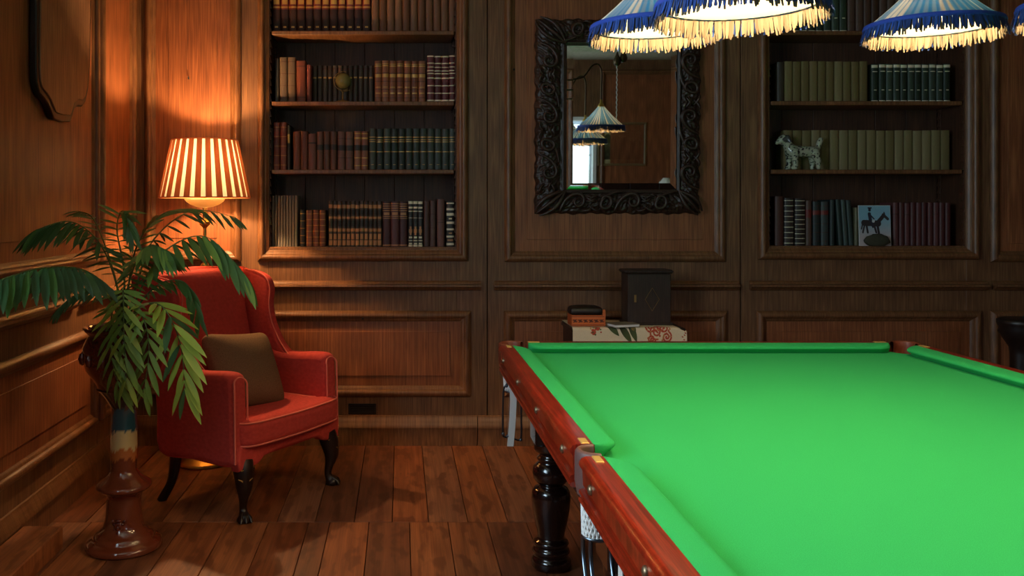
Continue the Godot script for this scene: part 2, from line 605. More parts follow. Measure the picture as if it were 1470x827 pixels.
func room() -> void:
	# floor of wide boards that run away from the camera and butt together at one line
	var fl := struct("floor")
	var sub := MB.new()
	sub.box(Vector3((XLEFT + XRIGHT) / 2, -0.07, (ZREAR - DB) / 2), Vector3(XRIGHT - XLEFT + 0.3, 0.08, ZREAR + DB + 0.6), 0.0)
	obj("subfloor", sub, M.gap, fl)
	var joint := 4.345
	var seams_far := [-2.0, -1.72, -1.53, -1.34, -1.16, -0.98, -0.79, -0.60, -0.415, -0.225, -0.04, 0.137, 0.328, 0.523, 0.72]
	var seams_near := [-2.0, -1.72, -1.50, -1.27, -1.05, -0.84, -0.64, -0.445, -0.342, -0.152, 0.044, 0.230, 0.42, 0.61, 0.80]
	while seams_far[-1] < XRIGHT:
		seams_far.append(seams_far[-1] + 0.185)
	while seams_near[-1] < XRIGHT:
		seams_near.append(seams_near[-1] + 0.19)
	for part in [[seams_far, DB + 0.02, joint + 0.0015], [seams_near, joint - 0.0015, 1.2], [seams_far, 1.197, -ZREAR]]:
		for i in part[0].size() - 1:
			var x0: float = part[0][i]
			var x1: float = part[0][i + 1]
			var b := MB.new()
			var lift := rng.randf_range(-0.0012, 0.0012)
			b.box(Vector3((x0 + x1) / 2, -0.014 + lift, -(part[1] + part[2]) / 2), Vector3(x1 - x0 - 0.0035, 0.028, part[1] - part[2]), 0.0015)
			obj("floorboard", b, M.floor[rng.randi() % 5], fl)

	# back wall: three sections with open joints between them; two bookcase openings
	var wb := struct("wall_back", Vector3(0, 0, -DB))
	var o1 := [X(386), Y(356), X(655.5), Y(-45)]
	var o2 := [X(1104.5), Y(354.5), X(1387), Y(-45)]
	board(wb, "wall_board", XLEFT - 0.05, 0.0, o1[0], TOP)
	board(wb, "wall_board", o1[0], 0.0, o1[2], o1[1])
	board(wb, "wall_board", o1[0], o1[3], o1[2], TOP)
	board(wb, "wall_board", o1[2], 0.0, X(699), TOP)
	board(wb, "wall_board", X(700.2), 0.0, X(1062.5), TOP)
	board(wb, "wall_board", X(1064), 0.0, o2[0], TOP)
	board(wb, "wall_board", o2[0], 0.0, o2[2], o2[1])
	board(wb, "wall_board", o2[0], o2[3], o2[2], TOP)
	board(wb, "wall_board", o2[2], 0.0, XRIGHT + 0.05, TOP)
	var bk := MB.new()
	bk.box(Vector3((XLEFT + XRIGHT) / 2, TOP / 2, -0.40), Vector3(XRIGHT - XLEFT + 0.4, TOP + 0.2, 0.08), 0.0)
	obj("masonry", bk, M.gap, wb)
	# upper panels
	panel(wb, X(208), Y(376), X(346), Y(-70), 0.155)
	panel(wb, X(724), Y(376), X(1041), Y(-70), 0.145)
	panel(wb, X(1420), Y(376), X(1600), Y(-70), 0.12)
	# panels below the rail
	for r in [[208, 346], [372, 676], [723, 1043], [1085, 1407], [1420, 1600]]:
		panel(wb, X(r[0]), Y(569), X(r[1]), Y(446), 0.135)
	for r in [[345, 690], [709, 1059], [1075, 1415], [1424, 1620]]:
		rail(wb, "chair_rail", X(r[0]), X(r[1]), Y(416.5), RAIL)
	rail(wb, "chair_rail", XLEFT, X(338), Y(416.5), RAIL)
	var bb := struct("baseboard_back", Vector3(0, 0, -DB))
	rail(bb, "skirting_board", XLEFT, X(684.5), 0.0, BASE)
	var bb2 := MB.new()
	bb2.xf = Transform3D(Basis.IDENTITY.scaled(Vector3(1, 1, 1.25)), Vector3.ZERO)
	bb2.run(X(685.5), X(1062), BASE)
	obj("skirting_board", bb2, M.trim, bb)
	rail(bb, "skirting_board", X(1064), XRIGHT, 0.0, BASE)
	# small marks of the joinery: keyholes and a peg
	for k in [[521, 456.5], [737, 101]]:
		var m := MB.new()
		m.xf = Transform3D(Basis(Vector3.RIGHT, PI / 2), Vector3(X(k[0]), Y(k[1]), 0.034))
		m.lathe([[0.0, -0.004], [0.007, -0.004], [0.007, 0.004], [0.004, 0.005], [0.0, 0.003]], 10)
		obj("keyhole", m, M.gap, wb)
	var nail := MB.new()
	nail.tube([Vector3(X(272), Y(113), 0.0), Vector3(X(272), Y(114), 0.03), Vector3(X(272), Y(111), 0.036)], 0.004, 6)
	obj("nail", nail, M.iron, wb)

	# left wall: its own x runs along the depth
	var wl := struct("wall_left", Vector3(XLEFT, 0, 0), PI / 2)
	board(wl, "wall_board", -ZREAR - 0.1, 0.0, 0.45, TOP, 0.55)
	board(wl, "wall_board", 0.45, 0.0, 2.25, 1.4, 0.55)
	board(wl, "wall_board", 0.45, 3.0, 2.25, TOP, 0.55)
	board(wl, "wall_board", 2.25, 0.0, 5.06, TOP, 0.55)
	board(wl, "wall_board", 5.063, 0.0, DB + 0.3, TOP, 0.1)
	panel(wl, 2.62, 1.215, 5.04, 3.2, 0.16)
	panel(wl, 5.085, 1.215, 5.735, 3.2, 0.11)
	panel(wl, 0.1, 0.315, 2.55, 0.862, 0.14)
	panel(wl, 2.62, 0.315, 5.02, 0.862, 0.14)
	panel(wl, 5.085, 0.315, 5.735, 0.862, 0.13)
	rail(wl, "chair_rail", 2.4, 4.70, 1.0, RAIL)
	rail(wl, "chair_rail", 4.80, DB, 1.0, RAIL)
	var bl := struct("baseboard_left", Vector3(XLEFT, 0, 0), PI / 2)
	rail(bl, "skirting_board", -ZREAR, DB - 0.03, 0.0, BASE)

	# right and rear walls and the ceiling close the room
	var wr := struct("wall_right", Vector3(XRIGHT, 0, 0), -PI / 2)
	board(wr, "wall_board", -DB - 0.3, 0.0, ZREAR + 0.1, TOP, 0.1)
	for k in 4:
		panel(wr, -DB + 0.25 + k * 1.8, 1.215, -DB + 1.85 + k * 1.8, 3.2, 0.15)
		panel(wr, -DB + 0.25 + k * 1.8, 0.315, -DB + 1.85 + k * 1.8, 0.862, 0.14)
	rail(wr, "chair_rail", -DB, ZREAR, 1.0, RAIL)
	var ce := struct("ceiling")
	var cb := MB.new()
	cb.box(Vector3((XLEFT + XRIGHT) / 2, TOP + 0.05, (ZREAR - DB) / 2), Vector3(XRIGHT - XLEFT + 0.4, 0.1, ZREAR + DB + 0.8), 0.0)
	obj("plaster", cb, M.plaster, ce)

	var wz := struct("wall_rear", Vector3(0, 0, ZREAR), PI)   # own x runs to world -x
	board(wz, "wall_board", -XRIGHT - 0.05, 0.0, -2.83, TOP, 0.12)
	board(wz, "wall_board", -1.75, 0.0, -XLEFT + 0.05, TOP, 0.12)
	board(wz, "wall_board", -2.83, 0.0, -1.75, 0.95, 0.12)
	board(wz, "wall_board", -2.83, 2.45, -1.75, TOP, 0.12)
	window("window_1", Vector3(0, 0, ZREAR), PI, -2.83, -1.75, 0.95, 2.45, 0.08)
	window("window_2", Vector3(XLEFT, 0, 0), PI / 2, 0.45, 2.25, 1.4, 3.0, 0.5)
	for r in [[-4.6, -2.95], [-1.6, 0.05]]:
		panel(wz, r[0], 1.215, r[1], 3.2, 0.15)
	rail(wz, "chair_rail", -XRIGHT, -2.95, 1.0, RAIL)

func window(called: String, at: Vector3, turn: float, x0: float, x1: float, y0: float, y1: float, deep: float) -> void:
	var wn := struct(called, at, turn)
	var b := MB.new()
	b.frame(x0 - 0.06, y0 - 0.06, x1 + 0.06, y1 + 0.06, [[0.0, 0.0], [0.0, 0.03], [0.05, 0.035], [0.06, 0.02], [0.061, -deep - 0.02]])
	obj("window_frame", b, M.white, wn)
	var gm := mat(Color(1, 1, 1, 0.08), 0.02)
	gm.transparency = BaseMaterial3D.TRANSPARENCY_ALPHA
	var h := (y1 - y0) / 3
	var w := (x1 - x0) / 2
	for k in 2:
		var s := MB.new()
		s.box(Vector3((x0 + x1) / 2, y0 + h * (k + 1), -deep), Vector3(x1 - x0, 0.025, 0.03), 0.003)
		obj("glazing_bar", s, M.white, wn)
	var mid := MB.new()
	mid.box(Vector3((x0 + x1) / 2, (y0 + y1) / 2, -deep), Vector3(0.03, y1 - y0, 0.03), 0.003)
	obj("glazing_bar", mid, M.white, wn)
	for ky in 3:
		for kx in 2:
			var p := MB.new()
			p.box(Vector3(x0 + w * (kx + 0.5), y0 + h * (ky + 0.5), -deep), Vector3(w - 0.03, h - 0.025, 0.004), 0.0)
			obj("pane", p, gm, wn)

# ------------------------------------------------------------------ bookcases and books
func bookcase(label: String, x0: float, x1: float, yb: float, yt: float, mould: Array, shelf_py: Array) -> void:
	var t := thing("built_in_bookcase", label, "bookcase", Vector3(0, 0, -DB))
	var dep := 0.31
	var planks := 6
	for i in planks:
		var b := MB.new()
		var w := (x1 - x0) / planks
		b.box(Vector3(x0 + w * (i + 0.5), (yb + yt) / 2, -dep - 0.01 - 0.003 * (i % 2)), Vector3(w - 0.002, yt - yb, 0.02), 0.002)
		obj("back_board", b, M.casing, t)
	for s in [-1, 1]:
		var b := MB.new()
		b.box(Vector3(x0 - 0.012 if s < 0 else x1 + 0.012, (yb + yt) / 2, -dep / 2 - 0.002), Vector3(0.02, yt - yb, dep), 0.0)
		obj("side", b, M.casing, t)
		for z in [-0.03, -0.28]:   # notched strips that carry the shelves
			var pts := [Vector2(0, 0)]
			var n := int((yt - yb) / 0.05)
			for k in n:
				pts.append(Vector2(0.014, k * 0.05 + 0.002))
				pts.append(Vector2(0.004, k * 0.05 + 0.046))
				pts.append(Vector2(0.014, k * 0.05 + 0.048))
			pts.append(Vector2(0, n * 0.05))
			var r := MB.new()
			if s > 0:
				var flip := []
				for p in pts:
					flip.push_front(Vector2(-p.x, p.y))
				pts = flip
			r.xf = Transform3D(Basis.IDENTITY, Vector3(x0 if s < 0 else x1, yb, z))
			r.slab(pts, 0.03, 0.0008, 1)
			obj("ratchet_strip", r, M.casing, t)
	for py in shelf_py:
		var y := Y(py, DB + 0.012)
		var b := MB.new()
		b.box(Vector3((x0 + x1) / 2, y - 0.0135, -0.012 - 0.145), Vector3(x1 - x0 - 0.032, 0.027, 0.285), 0.004)
		obj("shelf", b, M.trim, t)
	var fl := MB.new()
	fl.box(Vector3((x0 + x1) / 2, yb - 0.004, -0.16), Vector3(x1 - x0, 0.02, 0.30), 0.002)
	obj("shelf", fl, M.trim, t)
	var f := MB.new()
	var k := 1.0
	var prof := []
	for p in BOL:
		prof.append([p[0] * k, p[1] * 1.15])
	f.frame(mould[0], mould[1], mould[2], mould[3], prof)
	obj("frame_moulding", f, M.trim, t)

func book_outline(w: float, d: float, grow := 0.0) -> Array:   # plan of the cover, from the back of one board round the spine to the other
	var s := minf(0.32 * w, 0.011)
	var out := [Vector2(-w / 2 - grow, -d), Vector2(-w / 2 - grow, -s - 0.004)]
	for k in 9:
		var a := PI * k / 8.0
		out.append(Vector2(-cos(a) * (w / 2 + grow), -s + sin(a) * (s + grow)))
	out.append(Vector2(w / 2 + grow, -s - 0.004))
	out.append(Vector2(w / 2 + grow, -d))
	return out

func book_cover(w: float, h: float, d: float) -> MB:
	var b := MB.new()
	var o := book_outline(w, d)
	var i := book_outline(w - 0.004, d, -0.0005)
	var rows := []
	for y in [0.0, h]:
		var r := []
		for p in o:
			r.append(Vector3(p.x, y, p.y))
		rows.append(r)
	b.grid(rows)
	for y in [0.0, h]:
		for k in o.size() - 1:
			b.facing(Vector3(o[k].x, y, o[k].y), Vector3(o[k + 1].x, y, o[k + 1].y), Vector3(i[k + 1].x, y, i[k + 1].y - 0.002), Vector3(i[k].x, y, i[k].y - 0.002), Vector3(0, 1 if y > 0 else -1, 0))
	return b

func spine_patch(b: MB, w: float, d: float, y0: float, y1: float, proud: float, x0 := 0, x1 := 8) -> void:
	var o := book_outline(w, d, proud)
	var i := book_outline(w, d, -0.001)
	var rows := [[], [], [], []]
	for k in range(2 + x0, 3 + x1):
		rows[0].append(Vector3(i[k].x, y0, i[k].y))
		rows[1].append(Vector3(o[k].x, y0, o[k].y))
		rows[2].append(Vector3(o[k].x, y1, o[k].y))
		rows[3].append(Vector3(i[k].x, y1, i[k].y))
	b.grid([rows[0], rows[1]])
	b.grid([rows[1], rows[2]])
	b.grid([rows[2], rows[3]])

# set: x from, x to, number, top pixel row, cover colour, marks on the spine [from, to, colour key, proud], label, extras
func books(row_y: float, front: float, sets: Array, prefix: String) -> void:
	for s in sets:
		var n: int = s[2]
		var ex: Dictionary = s[7] if s.size() > 7 else {}
		var depth_front: float = front + ex.get("back", 0.0)
		var x0 := X(s[0], depth_front)
		var x1 := X(s[1], depth_front)
		var w := (x1 - x0) / n
		var h: float = Y(s[3], depth_front) - row_y
		var d: float = ex.get("d", clampf(h * 0.62, 0.11, 0.19))
		var bw := w - 0.0028
		var cover := book_cover(bw, h, d).mesh()
		var pg := MB.new()
		pg.box(Vector3(0, h / 2, -d / 2 - 0.004), Vector3(bw - 0.005, h - 0.008, d - 0.012), 0.0)
		var pages := pg.mesh()
		var marks := {}
		for m in s[5]:
			if not marks.has(m[2]):
				marks[m[2]] = MB.new()
			var lo: int = m[4] if m.size() > 4 else 0
			spine_patch(marks[m[2]], bw, d, h * m[0], h * m[1], m[3], lo, 8 - lo)
		var mm := {}
		for k in marks:
			mm[k] = marks[k].mesh()
		var tones := []
		for q in 3:
			var c: Color = s[4].darkened(0.16)
			var m2 := mat(c.lightened(0.05 * q) if q else c.darkened(0.05), ex.get("rough", 0.5))
			tones.append(m2)
		var label: String = s[6]
		for i in n:
			var own := label
			if n > 1:
				own += ", %s from the %s" % [["first", "second", "third", "fourth", "fifth", "sixth", "seventh", "eighth", "ninth", "tenth", "eleventh", "twelfth", "thirteenth", "fourteenth", "fifteenth", "sixteenth", "seventeenth", "eighteenth"][i], "lamp" if s[0] < 800 else "mirror"]
			var t := thing("book", own, "book", Vector3(x0 + w * (i + 0.5), row_y + (0.0016 if ex.has("lean") else 0.0006), -depth_front - rng.randf_range(0.0, 0.008)), 0.0, label if n > 1 else ("leaning dark green books" if ex.has("lean") else ""))
			t.scale.y = 1.0 + rng.randf_range(-0.012, 0.004) if n > 1 else 1.0
			if ex.has("lean"):
				t.rotation.z = ex.lean
			obj("cover", cover, tones[rng.randi() % 3], t)
			obj("page_block", pages, M.pages, t)
			for k in mm:
				stuff(obj({"gold": "gilt_tooling", "pale": "pale_tooling", "dark": "dark_label", "black": "black_cloth", "red": "red_label", "self": "raised_bands", "tan": "tan_label"}[k], mm[k], M["bk_" + k], t))

func bands(n: int, key: String, thick := 0.012, proud := 0.0016, lo := 0.1, hi := 0.9) -> Array:
	var out := []
	for k in n:
		var f := lo + (hi - lo) * k / maxf(1, n - 1)
		out.append([f - thick / 2, f + thick / 2, key, proud])
	return out

func bookcases() -> void:
	M.bk_gold = mat(c8(196, 150, 84), 0.42)
	M.bk_gold.metallic = 0.5
	M.bk_pale = mat(c8(226, 212, 180), 0.5)
	M.bk_dark = mat(c8(34, 26, 24), 0.5)
	M.bk_black = mat(c8(44, 18, 22), 0.6)
	M.bk_red = mat(c8(112, 32, 24), 0.5)
	M.bk_self = mat(c8(70, 34, 24), 0.45)
	M.bk_tan = mat(c8(176, 124, 82), 0.55)
	var k1 := [X(386), X(655.5)]
	bookcase("built-in bookcase beside the lit floor lamp, with globe and red leather books", k1[0], k1[1], Y(356), Y(-45), [X(370), Y(375), X(672), Y(-62)], [44, 145.5, 243.5])
	var k2 := [X(1104.5), X(1387)]
	bookcase("built-in bookcase with olive books, spotted dog and horse picture", k2[0], k2[1], Y(354.5), Y(-45), [X(1087.5), Y(372.5), X(1404), Y(-62)], [44, 145, 243.5])
	var D := DB + 0.05
	var yr := [Y(44, DB + 0.012), Y(145.5, DB + 0.012), Y(243.5, DB + 0.012), Y(356) + 0.006]
	books(yr[0], D, [
		[391, 532, 12, -28, c8(132, 30, 28), [[0.0, 0.44, "black", 0.0007], [0.08, 0.11, "gold", 0.0014, 3], [0.47, 0.5, "gold", 0.0012], [0.54, 0.66, "gold", 0.0010, 2]], "red and black clothbound book above the globe shelf"],
		[533, 655, 11, -30, c8(122, 74, 44), [[0.72, 0.82, "self", 0.0006]], "plain brown book on the shelf above the globe"],
	], "")
	books(yr[1], D, [
		[394, 400.5, 1, 84, c8(38, 30, 26), [], "thin black book at the lamp end of the globe shelf"],
		[401, 424, 2, 82, c8(92, 66, 46), bands(4, "self"), "tall grey-brown book on the globe shelf"],
		[425, 439, 1, 87, c8(124, 58, 36), [[0.1, 0.13, "self", 0.001], [0.85, 0.88, "self", 0.001]], "plain red-brown book near the lamp end of the globe shelf"],
		[440, 447, 1, 93, c8(108, 40, 34), [], "slim dark red book next to the small dark volumes"],
		[448, 536, 12, 94, c8(62, 46, 36), [[0.66, 0.70, "gold", 0.001, 2], [0.9, 0.93, "self", 0.001]], "small dark brown book standing behind the globe", {"back": 0.07}],
		[537.5, 611, 7, 87, c8(150, 78, 44), bands(5, "self", 0.014) + [[0.60, 0.68, "gold", 0.0008, 1], [0.86, 0.93, "gold", 0.0008, 1], [0.2, 0.23, "gold", 0.0008, 2], [0.35, 0.37, "gold", 0.0008, 2]], "tan leather book with tooled spine on the globe shelf"],
		[613, 655, 4, 79, c8(104, 22, 26), [[0.02, 0.05, "pale", 0.0012], [0.18, 0.2, "pale", 0.0016], [0.34, 0.36, "pale", 0.0016], [0.5, 0.525, "pale", 0.0016], [0.6, 0.62, "pale", 0.0012], [0.66, 0.68, "pale", 0.0012], [0.74, 0.755, "pale", 0.0012], [0.82, 0.84, "pale", 0.0016], [0.965, 0.99, "pale", 0.0012]], "maroon book with bright pale bands on the globe shelf"],
	], "")
	books(yr[2], D, [
		[388, 391.5, 1, 184, c8(40, 26, 22), [], "very thin dark book beside two tall gilt volumes"],
		[392, 411.5, 2, 175, c8(128, 50, 34), bands(5, "gold", 0.01) + [[0.66, 0.80, "red", 0.0008]], "tall red-brown volume with gilt bands below the globe"],
		[412, 417, 1, 180, c8(50, 34, 28), [[0.6, 0.8, "gold", 0.0008, 2]], "narrow dark book with gilt title beside the tall gilt volumes"],
		[420, 442, 2, 188.5, c8(126, 62, 40), [], "plain faded red book on the shelf with dark green volumes"],
		[442, 454, 1, 192, c8(116, 52, 36), [[0.72, 0.76, "dark", 0.0008]], "shorter red book with one dark line beside the plain red books"],
		[454, 483.5, 3, 188.5, c8(112, 62, 42), [[0.52, 0.66, "dark", 0.0009]], "brown book with dark label on the shelf with green volumes"],
		[484, 507, 2, 188.5, c8(108, 54, 38), [[0.50, 0.64, "dark", 0.0009], [0.3, 0.32, "self", 0.0012], [0.8, 0.82, "self", 0.0012]], "brown ribbed book with a dark spine label"],
		[508, 528.5, 2, 188, c8(140, 72, 46), [[0.50, 0.64, "dark", 0.0009], [0.1, 0.12, "gold", 0.0014], [0.3, 0.32, "gold", 0.0014], [0.8, 0.84, "gold", 0.0014], [0.93, 0.95, "gold", 0.0014]], "light brown gilt-banded book next to the dark green volumes"],
		[529.5, 655, 12, 184.5, c8(36, 46, 36), [[0.0, 0.02, "dark", 0.0014], [0.43, 0.45, "gold", 0.0012], [0.67, 0.69, "gold", 0.0010], [0.72, 0.735, "gold", 0.0010], [0.78, 0.80, "gold", 0.0010], [0.12, 0.13, "gold", 0.0008, 3]], "dark green book with gilt lines below the banded maroon books"],
	], "")
	books(yr[3], D, [
		[390, 427, 9, 280.5, c8(120, 110, 98), [], "thin grey pamphlet volume beside the lamp on the lowest shelf", {"rough": 0.8}],
		[430, 438, 1, 301.5, c8(36, 28, 26), bands(5, "gold", 0.02), "small black book with gilt bands beside the grey pamphlets"],
		[439, 467.5, 3, 301.5, c8(136, 70, 42), bands(6, "gold", 0.014), "small tan leather book with gilt bands on the lowest shelf"],
		[471.5, 548, 12, 288.5, c8(78, 54, 42), [[0.03, 0.14, "tan", 0.0008, 1], [0.16, 0.28, "tan", 0.0008, 2], [0.33, 0.40, "tan", 0.0008], [0.61, 0.66, "tan", 0.0008], [0.84, 0.92, "tan", 0.0008], [0.70, 0.8, "dark", 0.0006, 1], [0.44, 0.57, "dark", 0.0006, 1]], "slim book with tan and black patterned spine"],
		[549, 585, 3, 289, c8(84, 28, 32), [[0.02, 0.045, "tan", 0.0008], [0.62, 0.635, "tan", 0.001], [0.66, 0.68, "tan", 0.001], [0.70, 0.76, "tan", 0.001, 2], [0.79, 0.81, "tan", 0.001], [0.84, 0.86, "tan", 0.001], [0.89, 0.91, "tan", 0.001], [0.94, 0.96, "tan", 0.001]], "maroon book with close tan lines near its top"],
		[586, 607, 3, 288, c8(32, 28, 28), [[0.0, 0.04, "pale", 0.001, 1], [0.05, 0.08, "pale", 0.001, 2], [0.12, 0.14, "pale", 0.001], [0.18, 0.22, "pale", 0.001, 2], [0.25, 0.30, "tan", 0.001, 3], [0.30, 0.38, "tan", 0.001, 2], [0.38, 0.44, "tan", 0.001, 3], [0.62, 0.63, "pale", 0.001], [0.76, 0.78, "pale", 0.001], [0.83, 0.87, "pale", 0.001, 1], [0.93, 0.99, "pale", 0.001, 1]], "black book with pale lozenge ornament on its spine"],
		[608, 626, 2, 288.5, c8(80, 40, 30), [[0.4, 0.42, "self", 0.001], [0.7, 0.72, "self", 0.001]], "plain dark brown book beside the lozenge spines"],
		[627, 638.5, 1, 286, c8(104, 52, 40), [[0.5, 0.52, "self", 0.001], [0.56, 0.57, "self", 0.001]], "tallest red-brown book at the end of the lowest shelf"],
		[640.5, 652.5, 1, 289, c8(40, 30, 26), [[0.03, 0.08, "pale", 0.001, 1], [0.12, 0.16, "tan", 0.001, 2], [0.2, 0.24, "pale", 0.001, 1], [0.28, 0.31, "tan", 0.001, 3], [0.36, 0.4, "pale", 0.001, 1], [0.5, 0.55, "pale", 0.001, 1], [0.6, 0.63, "pale", 0.001, 3], [0.68, 0.74, "pale", 0.001, 1], [0.8, 0.85, "pale", 0.001, 1], [0.94, 0.97, "pale", 0.001, 1]], "black book with many pale bars, last on the lowest shelf"],
	], "")
	yr = [Y(44, DB + 0.012), Y(145, DB + 0.012), Y(243.5, DB + 0.012), Y(354.5) + 0.006]
	var ends := [[0.0, 0.035, "pale", 0.001, 1], [0.3, 0.32, "pale", 0.0008, 3], [0.79, 0.81, "pale", 0.0008, 2], [0.9, 0.975, "pale", 0.001, 1]]
	books(yr[0], D, [
		[1116, 1217, 9, -18, c8(40, 56, 36), ends, "green book with pale ends above the plain olive set"],
		[1218, 1366, 13, -24, c8(84, 48, 32), [[0.2, 0.21, "self", 0.001]], "thin red-brown book above the pale-ended green set"],
	], "")
	books(yr[1], D, [
		[1116, 1127, 1, 89, c8(58, 44, 30), [], "dark brown book before the olive set above the dog"],
		[1127, 1247, 10, 88, c8(136, 112, 62), [[0.0, 0.015, "self", 0.0006]], "plain olive book on the shelf above the spotted dog", {"rough": 0.75}],
		[1252, 1366, 11, 91.5, c8(40, 56, 38), ends, "green book with pale ends beside the olive set"],
	], "")
	books(yr[2], D, [
		[1126, 1365, 18, 187, c8(140, 120, 72), [], "pale olive book on the spotted dog's shelf", {"rough": 0.75, "d": 0.13, "back": 0.06}],
	], "")
	# the dog's books stand back from it
	books(yr[3], D, [
		[1113, 1126, 1, 282, c8(92, 46, 34), bands(6, "self", 0.014), "brown ribbed book at the end of the horse picture's shelf"],
		[1127, 1141, 1, 284.5, c8(50, 34, 28), bands(9, "pale", 0.012, 0.0012, 0.05, 0.95), "dark book with many pale ribs next to the brown ribbed book"],
		[1142, 1157, 1, 285, c8(56, 38, 30), bands(10, "pale", 0.010, 0.0012, 0.05, 0.95), "wide dark book with fine pale ribs, second of two"],
		[1158, 1167, 1, 288, c8(82, 46, 30), [[0.62, 0.8, "red", 0.001]], "slim brown book with red label near the horse picture"],
		[1168, 1191, 2, 289, c8(40, 48, 46), bands(5, "self", 0.012) + [[0.7, 0.8, "red", 0.001]], "slate book with red label near the horse picture"],
		[1192, 1199, 1, 287, c8(44, 54, 52), [], "thin slate green book beside the leaning books"],
	], "")
	for q in [[1203, 286.5, 0.07, "dark green leaning book next to the thin slate green book"], [1210.5, 287, 0.07, "dark green leaning book between two other leaning books"], [1218.5, 287.5, 0.07, "dark green leaning book next to the short pale olive book"]]:
		books(yr[3], D, [[q[0] + 1.5, q[0] + 9, 1, q[1], c8(42, 56, 50), [], q[3], {"lean": q[2]}]], "")
	books(yr[3], D, [
		[1228, 1234, 1, 298, c8(112, 104, 72), [], "short pale olive book touching the horse picture"],
		[1283, 1366, 10, 291, c8(92, 34, 34), [[0.04, 0.05, "self", 0.001], [0.72, 0.74, "self", 0.001]], "dark red book in the row beside the horse picture"],
	], "")

